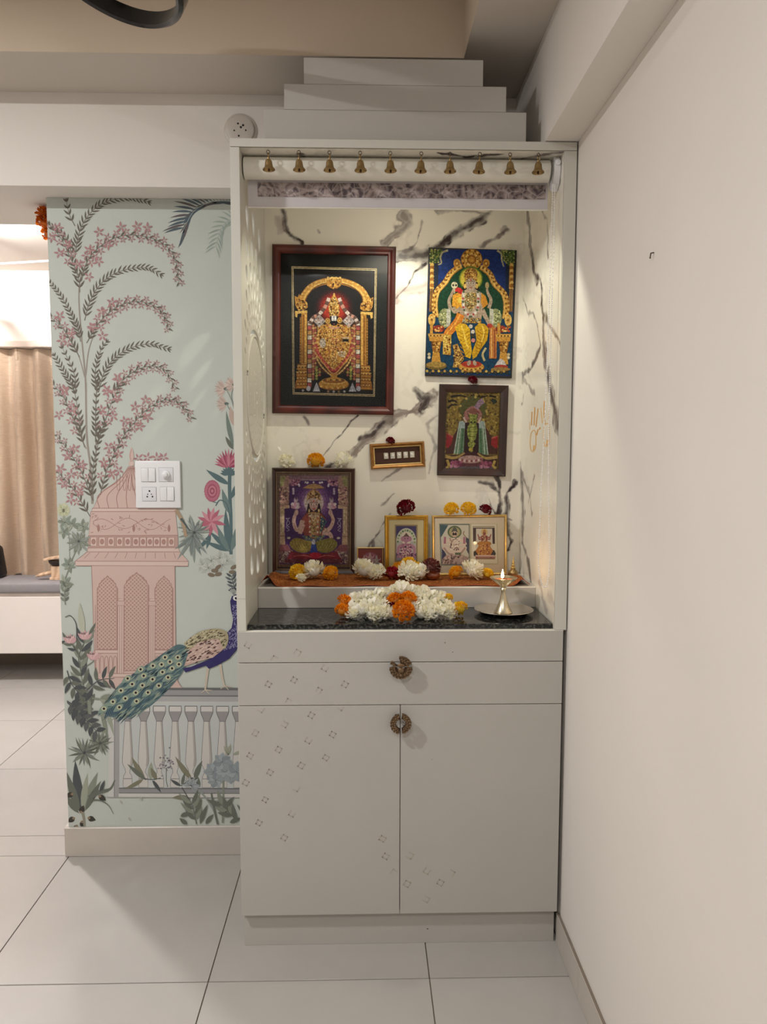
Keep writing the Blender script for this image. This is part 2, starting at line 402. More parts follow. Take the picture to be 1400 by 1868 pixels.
# ================================================================== NEXT ROOM
M_bench = mat('bench_laminate', (238, 230, 224), .4, var=.01)
M_cush = mat('grey_cushion_fabric', (142, 138, 140), .9, var=.05, scale=30, bump=.2, bscale=400)
o = thing('window_seat', 'white built in window seat with floating front panel', 'window seat', (-2.4, 4.85, 0))
MB().box(-1.8, 2.1, -.25, .289, .18, .532, .002, 1).obj('front_panel', M_bench, o)
MB().box(-1.8, 2.1, -.235, .289, .5325, .553).obj('top_board', mat('bench_top', (214, 200, 188), .5), o)
MB().box(-1.8, 2.1, .13, .289, .0003, .1795).obj('recessed_plinth', mat('bench_plinth', (120, 108, 98), .6), o)
tag(MB().box(-4.1, -.4, 4.595, 4.905, .5535, .618, .014, 3).obj('seat_cushion', M_cush, None, True), 'long grey fabric seat cushion on the window seat', 'cushion')
# curtain with pinch pleats
def satin():
    m = bpy.data.materials.new('beige_satin'); m.use_nodes = True; N, L = m.node_tree.nodes, m.node_tree.links; b = N['Principled BSDF']
    tc = N.new('ShaderNodeTexCoord'); mp = N.new('ShaderNodeMapping'); mp.inputs['Scale'].default_value = (8, 8, 90); n = N.new('ShaderNodeTexNoise'); n.inputs['Scale'].default_value = 3; n.inputs['Detail'].default_value = 5
    L.new(tc.outputs['Object'], mp.inputs[0]); L.new(mp.outputs[0], n.inputs['Vector'])
    r = N.new('ShaderNodeValToRGB'); r.color_ramp.elements[0].color = (*lin((190, 164, 138)), 1); r.color_ramp.elements[1].color = (*lin((226, 204, 180)), 1)
    L.new(n.outputs['Fac'], r.inputs['Fac']); L.new(r.outputs['Color'], b.inputs['Base Color']); b.inputs['Roughness'].default_value = .3; b.inputs['Sheen Weight'].default_value = .3
    bp = N.new('ShaderNodeBump'); bp.inputs['Strength'].default_value = .35; bp.inputs['Distance'].default_value = .01; L.new(n.outputs['Fac'], bp.inputs['Height']); L.new(bp.outputs['Normal'], b.inputs['Normal'])
    return m
M_satin = satin()
def curtain(x0, x1, label, seed):
    rg = random.Random(seed); nx, nz = 150, 40; z0, z1 = .585, 2.075; V, Fc = [], []
    ph = [rg.uniform(-.4, .4) for _ in range(40)]
    for j in range(nz+1):
        t = j/nz; z = z0+(z1-z0)*t
        for i in range(nx+1):
            s = i/nx; u = s*(x1-x0)/.135; k = int(u)
            amp = .034*(1+.5*(1-t))+.012*math.sin(7*t+ph[k % 40]*3)*(1-t)
            y = 5.03-.022+amp*math.cos(2*math.pi*u+ph[k % 40]*(1-t)*1.6)+.008*math.sin(5.3*u+4*t)+(.022*math.sin(3*u+8*s)*max(0, 1-t*5))
            V.append((x0+s*(x1-x0)+.008*math.sin(2*math.pi*u*2)*(1-t), y, z+(.012*math.sin(9*s*6.28) if j == 0 else 0)))
    for j in range(nz):
        for i in range(nx):
            a = j*(nx+1)+i; Fc.append((a, a+1, a+nx+2, a+nx+1))
    me = bpy.data.meshes.new('curtain'); me.from_pydata(V, [], Fc); me.materials.append(M_satin); me.polygons.foreach_set('use_smooth', [True]*len(me.polygons))
    o = tag(link('curtain', me), label, 'curtain')
    for k in range(int((x1-x0)/.135)): MB().box(x0+(k+.5)*.135-.008, x0+(k+.5)*.135+.008, 4.978, 4.985, 2.0, 2.075, .002, 1).obj('pinch_pleat', M_satin, o)
    return o
curtain(-2.98, -2.03, 'beige satin curtain with pinch pleats behind the black bag', 3)
curtain(-4.2, -3.0, 'beige satin curtain with pinch pleats farther along window seat', 5)
struct(MB().box(-4.25, -.9, 4.93, 5.1395, 2.078, 2.116, .003, 1).obj('trim_3', mat('pelmet', (214, 200, 188), .5)), 'white curtain pelmet board')
wn = struct(MB().box(-4.2, -1.0, 5.13, 5.1395, .62, 2.077).obj('window_1', mat('night_window', (26, 26, 32), .15)), 'dark window behind the curtain')
# handbag
p = pz(2, 1050, .619)
o = thing('handbag', 'black handbag with small white tag on the window seat cushion', 'handbag', (p.x-.05, 4.80, .6185))
M_bag = mat('black_leather', (20, 20, 24), .38, var=.2, bump=.2, bscale=220)
b = MB(); b.box(-.13, .13, -.06, .06, 0, .205, .025, 3)
for v in b.b.verts:
    t = v.co.z/.205; v.co.x *= 1-.13*t; v.co.y *= 1-.45*t
b.obj('body', M_bag, o, True)
for s_ in (-.035, .035):
    MB().tube(spline([(-.085, s_, .17), (-.07, s_, .27), (-.02, s_, .325), (.03, s_, .325), (.075, s_, .27), (.088, s_, .17)], 6), .006, 8).obj('handle', M_bag, o, True)
MB().box(.045, .1, -.0635, -.0605, .125, .14).obj('tag', M_white, o)
# wooden toy
p = py(103, 1052, 4.74)
o = thing('wooden_stand', 'small pale wooden stand with slanted top and pegs on window seat', 'wooden object', (p.x+.01, 4.74, .6185))
M_pw = wood_mat('pale_wood', (196, 160, 128), (226, 196, 166), .5, 8, 0)
MB().box(-.035, .05, -.045, .045, 0, .018, .002, 1).obj('base', M_pw, o)
MB().box(-.028, .05, -.035, .035, .0182, .085, .002, 1).obj('block', M_pw, o)
MB().lathe([(0, .0853), (.03, .0853), (.05, .105), (.052, .118), (0, .118)], 20).obj('dark_bowl', mat('dark_wood_bowl', (50, 40, 36), .4), o, True)
MB().box(-.07, .075, -.05, .05, -.006, .006, .002, 1, Matrix.Translation((0, 0, .139)) @ Matrix.Rotation(-.18, 4, 'Y')).obj('top_board', M_pw, o)
for k, dy in enumerate((-.03, -.012)):
    MB().tube([(-.026, dy, .045), (-.1, dy, .028), (-.13, dy, .02)], [.012, .011, .001], 8).obj('peg', M_pw, o, True)
# ceiling fan
hub = Vector((-2.15, 4.1, 2.37))
o = thing('ceiling_fan', 'white ceiling fan hanging in the next room', 'ceiling fan', (hub.x, hub.y, 2.5995))
M_fan = mat('fan_white', (214, 208, 212), .35, var=.02)
MB().lathe([(0, 0), (.06, 0), (.05, -.05), (.015, -.06), (.015, -.17), (0, -.17)], 24).obj('rod', M_fan, o, True)
MB().lathe([(0, -.17), (.06, -.172), (.11, -.195), (.115, -.235), (.08, -.262), (0, -.268)], 28).obj('motor', M_fan, o, True)
for k in range(3):
    Mx = Matrix.Rotation(math.radians(-14+120*k), 4, 'Z') @ Matrix.Translation((0, 0, -.215)) @ Matrix.Rotation(.32, 4, 'X')
    b = MB(); b.box(.09, .62, -.055, .055, -.003, .003, .002, 1)
    for v in b.b.verts:
        if v.co.x < .2: v.co.y *= .7
    bmesh.ops.transform(b.b, matrix=Mx, verts=b.b.verts); b.obj('blade', M_fan, o)
# ================================================================== SWITCHBOARD ON THE MURAL
a, b_ = py(246, 842, yW-.006), py(331, 928, yW-.006)
W, Hh = b_.x-a.x, a.z-b_.z
o = thing('switchboard', 'white wall switchboard with socket and fan regulator on mural', 'switchboard', ((a.x+b_.x)/2, yW-.0003, b_.z))
MB().box(-W/2, W/2, -.011, 0, 0, Hh, .004, 3).obj('plate', M_white, o, True)
def zs(u, v): return ((80+u*.2571-246)/(331-246)*W-W/2, Hh-(700+v*.2571-842)/(928-842)*Hh)
M_pl2 = mat('white_plastic_module', (228, 228, 232), .35, var=.01)
def rects(u0, v0, u1, v1, d0, d1, bev, nm, m, par, ang=0):
    x0, z1 = zs(u0, v0); x1, z0 = zs(u1, v1)
    Mx = Matrix.Translation(((x0+x1)/2, -d0, (z0+z1)/2)) @ Matrix.Rotation(ang, 4, 'X')
    return MB().box(-(x1-x0)/2, (x1-x0)/2, -(d1-d0), 0, -(z1-z0)/2, (z1-z0)/2, bev, 2, Mx).obj(nm, m, par, True)
for (u0, v0, u1, v1) in ((694, 605, 795, 698), (822, 602, 924, 698), (698, 740, 798, 836), (828, 738, 928, 834)):
    rects(u0-3, v0-3, u1+3, v1+3, .0111, .0115, .0002, 'module_rim', mat('module_gap', (176, 176, 180), .5), o)
for (u0, v0, u1, v1) in ((694, 605, 795, 698), (828, 738, 928, 834)):
    um = (u0+u1)/2
    rects(u0, v0, um-1, v1, .0116, .0150, .001, 'switch', M_white, o, .03); rects(um+1, v0, u1, v1, .0116, .0150, .001, 'switch', M_white, o, -.03)
rects(822, 602, 924, 698, .0116, .0125, .0003, 'regulator_base', M_pl2, o)
kx, kz = zs(873, 650)
MB().lathe([(0, .0127), (.0145, .0127), (.0135, .020), (.009, .021), (.0085, .030), (.006, .032), (0, .032)], 24, M=Matrix.Translation((kx, 0, kz)) @ Matrix.Rotation(math.pi/2, 4, 'X')).obj('regulator_knob', M_white, o, True)
so = rects(698, 740, 798, 836, .0116, .0128, .0003, 'socket', M_pl2, o)
for (u, v, r) in ((750, 765, .0030), (737, 788, .0019), (764, 788, .0019), (733, 805, .0028), (771, 805, .0028)):
    x, z = zs(u, v); MB().lathe([(0, .0129), (r, .0129), (r, .0133), (0, .0133)], 12, M=Matrix.Translation((x, 0, z)) @ Matrix.Rotation(math.pi/2, 4, 'X')).obj('socket_hole', M_dark, so)
# ================================================================== MURAL (flat print on the wall)
def on_wall(u, v):                         # the paper ends at the wall's edge, the beam and the skirting
    p = py(u, v, yW-.0004); return Vector((max(p.x, -1.0485), p.y, min(max(p.z, .1065), zBeam-.001)))
MP = Print(on_wall)
_mp = MP.poly
def _muted(pts, col, same=False):        # the paper's inks are chalky
    g_ = .3*col[0]+.59*col[1]+.11*col[2]; _mp(pts, tuple(g_+(c_-g_)*.78 for c_ in col), same)
MP.poly = _muted
class Z:    # draws in the pixels of an enlarged view of the wall
    def __init__(s, x, y, k): s.x, s.y, s.k = x, y, k
    def p(s, q): return (s.x+q[0]*s.k, s.y+q[1]*s.k)
    def P(s, L): return [s.p(q) for q in L]
    def poly(s, L, c): MP.poly(s.P(L), c)
    def line(s, L, w0, c, w1=None, **k): MP.line(s.P(L), w0*s.k, c, None if w1 is None else w1*s.k, **k)
    def ell(s, x, y, a, b, c, rot=0, **k): q = s.p((x, y)); MP.ell(q[0], q[1], a*s.k, b*s.k, c, rot, **k)
    def rect(s, a, b, c_, d, c): s.poly([(a, b), (c_, b), (c_, d), (a, d)], c)
    def leaf(s, x, y, a, l, w_, c, bend=0, same=True): q = s.p((x, y)); MP.leaf(q[0], q[1], a, l*s.k, w_*s.k, c, bend, same)
Z1, Z2, Z3, Z4 = Z(80, 350, .2571), Z(80, 700, .2571), Z(100, 1060, .25), Z(100, 1280, .2571)
OL, OL2, STEM, PK, PK2 = (112, 104, 92), (128, 122, 110), (158, 148, 136), (178, 128, 130), (200, 156, 154)
rm = random.Random(21)
def along(pts, step):
    p = spline(pts, 12); out = []; acc = 0
    for a, b in zip(p, p[1:]):
        d = math.hypot(b[0]-a[0], b[1]-a[1]); acc += d
        if acc >= step: acc = 0; out.append((b[0], b[1], math.atan2(b[1]-a[1], b[0]-a[0])))
    return out
def frond(z, pts, ln=70, wd=13, step=25, col=OL, spread=.66, stem=7):
    z.line(pts, stem, OL2, 2.5); MP.k += 1; q = along(pts, step); n = len(q)
    for i, (x, y, a) in enumerate(q):
        f = 1-.45*i/n
        for s_ in (-1, 1): z.leaf(x, y, a+s_*spread+rm.uniform(-.1, .1), ln*f*rm.uniform(.85, 1.1), wd*f**.5, col, -s_*.12)
    x, y, a = q[-1]; z.leaf(x, y, a, ln*.5, wd*.7, col)
def flower(z, x, y, r=38, rot=None):
    rot = rm.uniform(0, 6) if rot is None else rot; MP.k += 1
    for k in range(5):
        a = rot+k*1.2566; z.leaf(x+6*math.cos(a), y+6*math.sin(a), a, r*rm.uniform(.85, 1.1), r*.42, PK if k % 2 else (186, 132, 132))
    z.ell(x, y, 5, 5, (214, 190, 176), n=7)
def bough(z, pts, step=30, ln=66, fl=True, r=30, w0=7):
    z.line(pts, w0, OL2, 2.5); MP.k += 1; q = along(pts, step); n = len(q)
    for i, (x, y, a) in enumerate(q):
        f = 1-.4*i/n
        for s_ in (-1, 1):
            if fl and i % 2 == (0 if s_ < 0 else 1) and i > 1:
                d = 34*f; fx, fy = x+d*math.cos(a+s_*1.2), y+d*math.sin(a+s_*1.2); flower(z, fx, fy, r*f)
            else: z.leaf(x, y, a+s_*.55, ln*f*rm.uniform(.8, 1.15), 15*f, OL, s_*.1)
# trunks
for z, L, a, b in ((Z2, [(345, 860), (330, 600), (305, 400), (298, 200), (295, 0)], 16, 13), (Z1, [(296, 1439), (290, 1300), (265, 1050), (245, 800), (250, 640), (285, 540)], 13, 7),
                   (Z1, [(294, 1310), (318, 1120), (380, 950)], 10, 6), (Z1, [(290, 1330), (235, 1150), (125, 960), (50, 880)], 8, 4), (Z2, [(300, 470), (250, 360), (180, 200), (110, 20)], 8, 5), (Z2, [(350, 760), (368, 560), (365, 250), (372, 0)], 8, 5)):
    z.line(L, a, STEM, b)
frond(Z1, [(215, 470), (228, 370), (262, 250), (340, 140), (440, 75), (570, 50), (680, 60), (750, 82)])
frond(Z1, [(285, 920), (320, 790), (390, 670), (490, 590), (620, 548), (740, 548), (825, 592)])
frond(Z1, [(385, 1430), (425, 1290), (500, 1185), (610, 1115), (750, 1085), (872, 1118)])
frond(Z1, [(258, 1070), (232, 970), (180, 860), (115, 745), (42, 655)], 60)
frond(Z1, [(215, 1439), (190, 1370), (130, 1270), (68, 1165)], 60)
frond(Z1, [(380, 1430), (360, 1300), (400, 1130), (450, 1060)], 60, 13, 28)
frond(Z1, [(190, 480), (175, 380), (120, 300), (30, 240)], 55, 13, 30)
frond(Z1, [(215, 250), (175, 170), (150, 60)], 60, 15, 42)
frond(Z1, [(225, 1439), (210, 1290), (130, 1120)], 58, 14, 34)
frond(Z1, [(250, 720), (245, 640), (215, 560)], 70, 15, 30)
bough(Z1, [(262, 640), (285, 540), (340, 445), (440, 362), (560, 316), (700, 320), (820, 360), (900, 430), (938, 520), (955, 645)], 27)
bough(Z1, [(300, 1080), (370, 960), (460, 862), (560, 802), (680, 785), (790, 820), (850, 880), (890, 990)], 27)
bough(Z1, [(470, 1439), (560, 1342), (650, 1272), (760, 1242), (860, 1272), (930, 1390)], 25, r=26)
bough(Z2, [(400, 800), (440, 640), (500, 500), (570, 370), (650, 270), (740, 180), (850, 122), (960, 138), (1040, 240)], 28)
bough(Z2, [(330, 950), (200, 745), (100, 640), (60, 600)], 30)
bough(Z2, [(350, 840), (260, 620), (170, 480), (85, 370)], 32)
bough(Z2, [(290, 460), (230, 300), (140, 110), (70, 20)], 32)
bough(Z2, [(372, 440), (430, 280), (490, 110), (560, 0)], 32)
bough(Z1, [(250, 1180), (140, 990), (50, 900)], 32)
bough(Z1, [(240, 600), (180, 470), (110, 330), (30, 240)], 32)
frond(Z2, [(350, 840), (345, 650), (372, 480), (420, 300)], 60, 15, 34)
frond(Z2, [(270, 400), (250, 260), (215, 60)], 60, 15, 36)
frond(Z2, [(365, 420), (366, 200), (375, 10)], 60, 15, 34)
for L in ((Z1, ((95, 262), (50, 335), (165, 380), (105, 442), (235, 520), (385, 500), (315, 420), (315, 610), (385, 292), (452, 380), (540, 258), (655, 250), (730, 262), (110, 890), (190, 1000), (345, 965), (412, 1030), (125, 1062), (140, 1410), (445, 1410), (520, 1325), (480, 790), (405, 855))),
          (Z2, ((145, 55), (205, 185), (105, 230), (410, 190), (445, 65), (520, 110), (490, 235), (572, 270), (680, 310), (735, 245), (720, 120), (645, 170), (220, 470), (165, 520), (270, 580), (425, 565), (460, 455), (530, 505), (120, 612), (195, 650), (135, 715), (250, 770), (190, 830), (490, 650), (530, 620), (670, 535), (735, 530), (800, 530), (850, 530)))):
    for x, y in L[1]: flower(L[0], x, y, 36)
# blue and pale palm leaves at the top right
def palm(z, pts, ln, wd, step, col, col2, sp=(.75, .9)):
    MP.k += 1
    for i, (x, y, a) in enumerate(along(pts, step)):
        for s_, d in ((-1, sp[0]), (1, sp[1])): z.leaf(x, y, a+s_*d, ln*rm.uniform(.85, 1.1), wd, col if (i+s_) % 3 else col2, -s_*.35)
    z.line(pts, 6, (170, 182, 178), 3)
palm(Z1, [(1420, 95), (1310, 70), (1180, 78), (1060, 140), (985, 270)], 165, 17, 19, (86, 104, 114), (104, 96, 98), (.35, 1.0))
palm(Z1, [(1400, 190), (1310, 205), (1250, 270), (1215, 390)], 95, 12, 24, (160, 176, 166), (150, 168, 160))
# pavilion
PF, PF2, PO = (214, 182, 170), (220, 192, 180), (178, 130, 120)
def pc(z, L, c=PF): z.poly(L, c); MP.outline(z.P(L), 1.1, PO)
pc(Z2, [(600, 595), (560, 660), (500, 712), (425, 762), (382, 822), (352, 890), (942, 890), (900, 800), (830, 740), (740, 690), (680, 650), (645, 595)])
for k in range(9):
    x0, x1 = 607+k*4.5, 395+k*66
    Z2.line([(x0, 600), (x0+(x1-x0)*.35-10, 700), (x1-8, 800), (x1, 888)], 5, PO)
for x in (515, 560, 595, 625): Z2.line([(x, 640), (x+6, 750), (x+22, 752), (x+26, 650)], 3.5, PO)
Z2.ell(622, 572, 20, 20, PF); Z2.ell(622, 572, 14, 14, PF2); Z2.leaf(622, 565, -1.57, 112, 34, PF, same=False); Z2.line([(622, 470), (612, 520), (622, 560)], 3, PO)
pc(Z2, [(345, 890), (942, 888), (940, 912), (340, 914)], PF2)
pc(Z2, [(335, 914), (935, 912), (952, 1080), (320, 1085)])
for ph, am in ((0, 40), (.6, 34)):
    Z2.line([(350+i*22, 1000+am*math.sin(i*.42+ph*6)) for i in range(26)], 3.5, PO)
MP.k += 1
for i in range(46): Z2.leaf(350+rm.uniform(0, 560), 930+rm.uniform(0, 135), rm.uniform(0, 6.28), 26, 5, PO)
for x in (390, 640, 890): Z2.ell(x, 1040, 17, 20, PF2); Z2.leaf(x, 1060, -1.57, 60, 22, PO, same=False)
pc(Z2, [(318, 1085), (952, 1080), (955, 1168), (316, 1172)], (196, 156, 144))
for x in (355, 415, 478, 540, 597, 655, 706, 755, 803, 853, 907):
    pc(Z2, [(x-22, 1095), (x+22, 1095), (x+22, 1158), (x-22, 1158)], PF2); Z2.ell(x, 1127, 15, 20, PO); Z2.ell(x, 1127, 9, 13, (188, 140, 128))
pc(Z2, [(316, 1172), (955, 1168), (968, 1198), (310, 1200)], PF2)
pc(Z2, [(310, 1200), (968, 1198), (1028, 1265), (225, 1265)])
for k in range(10): Z2.line([(330+k*66, 1204), (290+k*72, 1245)], 3.5, PO)
pc(Z2, [(225, 1265), (1028, 1265), (1026, 1298), (228, 1298)], PF2)
# pavilion walls (third view)
pc(Z3, [(272, -106), (878, -106), (890, 690), (905, 740), (940, 790), (440, 790), (300, 700)])
def arch(cx, hw, top, spring, bot):
    n = 9; L = [(cx-hw, bot), (cx-hw, spring)]
    for i in range(1, n):
        t = i/n; L.append((cx-hw+hw*t+(5 if i % 2 else -3), spring-(spring-top)*math.sin(t*1.57)**.8))
    L.append((cx, top-14)); L += [(2*cx-x, y) for x, y in L[:-1][::-1]]
    pc(Z3, L, (186, 144, 132))
    MP.k += 1
    for k in range(-30, 40):
        for s_ in (1, -1):
            y0 = top+k*28; seg = []
            for j in range(21):
                x = cx-hw+2*hw*j/20; y = y0+s_*(x-cx)*1.0
                if inpoly(x, y, L): seg.append((x, y))
            if len(seg) > 1: Z3.line([seg[0], seg[-1]], 6, (214, 180, 166), same=True)
    MP.outline(Z3.P(L), 1.3, PO)
arch(388, 74, -20, 60, 505); arch(600, 90, -45, 40, 660); arch(800, 66, -20, 60, 505)
for x0, x1 in ((464, 508), (692, 735)):
    pc(Z3, [(x0, 135), (x1, 135), (x1, 680), (x0, 680)], PF2); Z3.line([(x0+14, 190), (x0+14, 680)], 4, PO); Z3.line([(x1-14, 190), (x1-14, 680)], 4, PO)
    pc(Z3, [(x0-6, 150), (x1+6, 150), (x1+2, 185), (x0-2, 185)], PF)
for x in (300, 868): Z3.line([(x, 180), (x+4, 690)], 4, PO)
for x0, x1 in ((300, 464), (735, 885)):
    pc(Z3, [(x0, 508), (x1, 508), (x1, 532), (x0, 532)], PF2)
    for k in range(5): x = x0+18+k*32; Z3.line([(x-12, 680), (x-12, 580), (x, 552), (x+12, 580), (x+12, 680)], 4, PO, n=3)
pc(Z3, [(430, 680), (800, 680), (800, 706), (430, 706)], PF2)
# balustrade
Gd, Gm, Gl = (120, 120, 122), (160, 160, 160), (206, 202, 194)
Z3.rect(640, 782, 1480, 800, (112, 112, 114)); Z3.rect(640, 800, 1480, 836, (158, 158, 158)); Z3.rect(640, 836, 1480, 846, (120, 120, 122)); Z3.rect(600, 846, 1480, 882, (176, 176, 175)); Z3.rect(600, 882, 1480, 900, (200, 200, 194))
Z4.rect(462, 10, 1480, 615, (194, 200, 196))
for k in range(10):
    x = 525+k*112
    def half(L): return [(x-a, y) for a, y in L]+[(x+a, y) for a, y in L[::-1]]
    sh = half([(20, 135), (24, 200), (32, 320), (38, 420), (34, 450), (18, 482), (14, 505), (28, 530), (32, 560), (32, 612)])
    Z4.poly(sh, Gl); MP.k += 1
    Z4.poly([(x+8, 140), (x+20, 140), (x+34, 330), (x+38, 430), (x+30, 455), (x+16, 470), (x+22, 400)], (176, 170, 162)); MP.outline(Z4.P(sh), .8, Gd)
    cp_ = half([(44, 34), (44, 74), (40, 90), (24, 128), (22, 142)]); Z4.poly(cp_, (156, 152, 152)); MP.outline(Z4.P(cp_), .9, (96, 96, 98))
    Z4.rect(x-40, 38, x+40, 72, (212, 208, 202)); Z4.line([(x-28, 550), (x+28, 550)], 4, Gd)
Z4.rect(428, 60, 466, 682, (166, 164, 164)); Z4.line([(430, 60), (430, 680)], 5, Gd)
Z4.rect(390, 60, 428, 682, (204, 204, 200)); Z4.rect(462, 618, 1480, 650, (150, 150, 152)); Z4.line([(462, 620), (1480, 620)], 6, Gd); Z4.rect(462, 655, 1480, 684, (208, 206, 200)); Z4.line([(360, 682), (1480, 682)], 4, Gm)
# lily pads, stems and big leaves, lower left
DK, DG, GG, LG = (84, 90, 92), (110, 116, 104), (138, 146, 128), (160, 166, 146)
def spray(z, pts, ln, wd, step, cols, sp=.8, stem=8):
    z.line(pts, stem, cols[0], 4); MP.k += 1
    for i, (x, y, a) in enumerate(along(pts, step)):
        for s_ in (-1, 1): z.leaf(x, y, a+s_*sp, ln*rm.uniform(.8, 1.15), wd, cols[(i+(s_ > 0)) % len(cols)], -s_*.3)
def blades(z, x, y, angs, ln, wd, cols, bend=.5):
    MP.k += 1
    for i, a in enumerate(angs): z.leaf(x, y, a, ln*rm.uniform(.75, 1.1), wd, cols[i % len(cols)], rm.uniform(-bend, bend))
    MP.k += 1
    for i, a in enumerate(angs): z.line([(x, y), (x+ln*.6*math.cos(a), y+ln*.6*math.sin(a))], 2, (74, 80, 80), 1, same=True)
spray(Z3, [(240, 1000), (225, 820), (190, 640), (215, 460)], 120, 34, 52, (GG, DG, DK), .7, 16)
spray(Z3, [(240, 800), (330, 730), (440, 715)], 100, 30, 40, (DK, DG), 1.2)
spray(Z3, [(95, 660), (130, 760), (210, 850)], 95, 32, 40, (DK, DG), 1.0)
spray(Z3, [(95, 880), (190, 940), (280, 1000)], 90, 30, 36, (DK, DG), 1.1)
spray(Z3, [(280, 860), (400, 880), (450, 940)], 140, 36, 48, (GG, LG, DG), .5, 12)
spray(Z3, [(190, 560), (130, 470), (80, 440)], 80, 20, 50, (DK, DG), .9)
Z3.leaf(215, 400, -1.75, 240, 46, (186, 190, 168), .12, False)
for x, y in ((118, 440), (225, 412), (290, 560)):
    MP.k += 1
    for k in range(5): Z3.leaf(x, y+22, -1.57+(k-2)*.42, 72, 30, ((214, 164, 166), (226, 182, 180))[k % 2])
    for k in range(5): Z3.leaf(x-20+k*10, y-14, -1.57+(k-2)*.15, 20, 7, (60, 50, 52))
Z3.line([(225, 440), (180, 560), (200, 680)], 6, DG); Z3.line([(120, 460), (160, 500), (195, 580)], 6, DG); Z3.line([(290, 590), (240, 625), (205, 640)], 6, DG)
Z3.line([(165, 440), (160, 320), (120, 260), (80, 270)], 8, DK, 5); Z3.leaf(250, 400, -.9, 110, 22, DG, -.3, False)
blades(Z4, 215, 370, [k*.33 for k in range(19)], 125, 17, (DG, GG, (128, 134, 128)))
blades(Z4, 330, 300, [k*.4 for k in range(16)], 95, 15, (GG, DG))
Z4.line([(250, 0), (262, 200), (275, 280)], 26, GG, 16); Z4.leaf(350, 20, 1.1, 240, 34, LG, .3, False); Z4.leaf(330, 60, 1.25, 220, 28, GG, .2, False)
spray(Z4, [(95, 10), (180, 90), (300, 210)], 80, 34, 36, (DK, (96, 100, 100)), 1.1)
for x, y, a, l, w_, c_ in ((195, 790, -1.75, 370, 70, DK), (185, 790, -1.95, 300, 56, DG), (215, 790, -1.3, 300, 62, GG), (205, 780, -1.5, 270, 46, LG), (180, 800, -2.3, 210, 44, DG), (225, 780, -1.15, 240, 44, DG)): Z4.leaf(x, y, a, l, w_, c_, .12, False)
Z4.line([(255, 690), (310, 650), (400, 625), (435, 560)], 40, DG, 8); Z4.line([(260, 705), (330, 705), (390, 740), (425, 800)], 12, DG, 3); Z4.leaf(330, 645, -1.2, 90, 26, DK, 0, False)
for x, y, a in ((150, 830, 2.6), (165, 880, 1.9), (200, 850, 1.4), (240, 830, .3), (190, 800, -1.2), (140, 660, 2.8), (320, 670, .6)): Z4.leaf(x, y, a, 62, 40, (70, 66, 60), 0, False); Z4.ell(x+10*math.cos(a), y+10*math.sin(a), 11, 9, (150, 126, 98))
Z4.line([(205, 790), (215, 840), (220, 890)], 22, (150, 146, 128), 16)
# plants in front of the balustrade
OV = (132, 130, 104)
for x, y, a, l, w_, c_, bd in ((650, 560, -2.2, 190, 40, OV, .2), (660, 560, -2.5, 180, 34, DG, .1), (690, 560, -1.6, 130, 44, LG, .1), (730, 560, -2.0, 100, 36, OV, 0), (985, 560, -2.3, 210, 40, OV, .2), (1000, 560, -1.3, 150, 40, DG, .2), (640, 550, 2.5, 160, 30, OV, .3), (700, 560, .9, 110, 26, DK, .1), (905, 600, -2.7, 90, 24, DK, .2), (910, 600, -1.4, 100, 24, DG, .1), (970, 690, -2.9, 130, 36, OV, -.4), (1040, 610, -1.9, 110, 28, DG, 0)): Z4.leaf(x, y, a, l, w_, c_, bd, False)
Z4.line([(640, 550), (700, 555), (760, 545)], 6, DK); Z4.line([(905, 600), (960, 560), (990, 545), (1030, 600)], 7, DK); Z4.line([(910, 610), (940, 660), (980, 730)], 7, DK)
MP.k += 1
for k in range(34): Z4.ell(805+rm.gauss(0, 28), 440+rm.gauss(0, 32), 8, 6, ((128, 122, 132), (156, 150, 158))[k % 2], n=7, same=True)
Z4.line([(800, 470), (800, 560), (810, 610)], 5, DG)
BF = (150, 162, 166)
for cx, cy, r in ((1135, 500, 75), (1240, 500, 90), (1195, 430, 70), (1300, 500, 80), (1150, 560, 60)):
    MP.k += 1
    for k in range(7): Z4.leaf(cx, cy, k*.9+cx, r, r*.8, (BF, (162, 174, 178), (140, 152, 158))[k % 3])
    for k in range(7): Z4.line([(cx, cy), (cx+r*.8*math.cos(k*.9+cx), cy+r*.8*math.sin(k*.9+cx))], 2, (110, 122, 130), 1)
blades(Z4, 1240, 380, [-2.2, -1.9, -1.6, -1.2], 80, 16, ((170, 168, 140), LG)); Z4.leaf(1270, 380, -.4, 90, 26, LG, .1, False)
Z4.line([(1205, 560), (1205, 700), (1200, 860)], 14, GG); Z4.line([(985, 600), (1060, 660), (1130, 760), (1170, 870)], 16, (150, 156, 150), 12); Z4.line([(1120, 650), (1140, 760), (1165, 870)], 14, DG)
blades(Z4, 975, 600, [k*.55-3 for k in range(8)], 70, 22, ((164, 172, 176), (150, 160, 164)))
spray(Z4, [(1015, 870), (1000, 800), (980, 720)], 120, 30, 34, (DG, GG), .8)
spray(Z4, [(1320, 840), (1240, 780), (1160, 700)], 110, 34, 50, (DG, GG), .6, 12)
for x, y, a, l in ((1215, 760, -1.0, 110), (1080, 870, -1.0, 90), (950, 870, -2.6, 70), (900, 815, -.4, 80), (1250, 860, -.5, 90), (1300, 860, -1.9, 150), (1040, 870, -1.3, 150), (1400, 840, -2.4, 150), (1390, 860, -1.7, 200)): Z4.leaf(x, y, a, l, 32, DG, .2, False)
for x, y in ((480, 720), (540, 840), (620, 690)): Z4.ell(x, y, 16, 8, (176, 176, 168), .9)
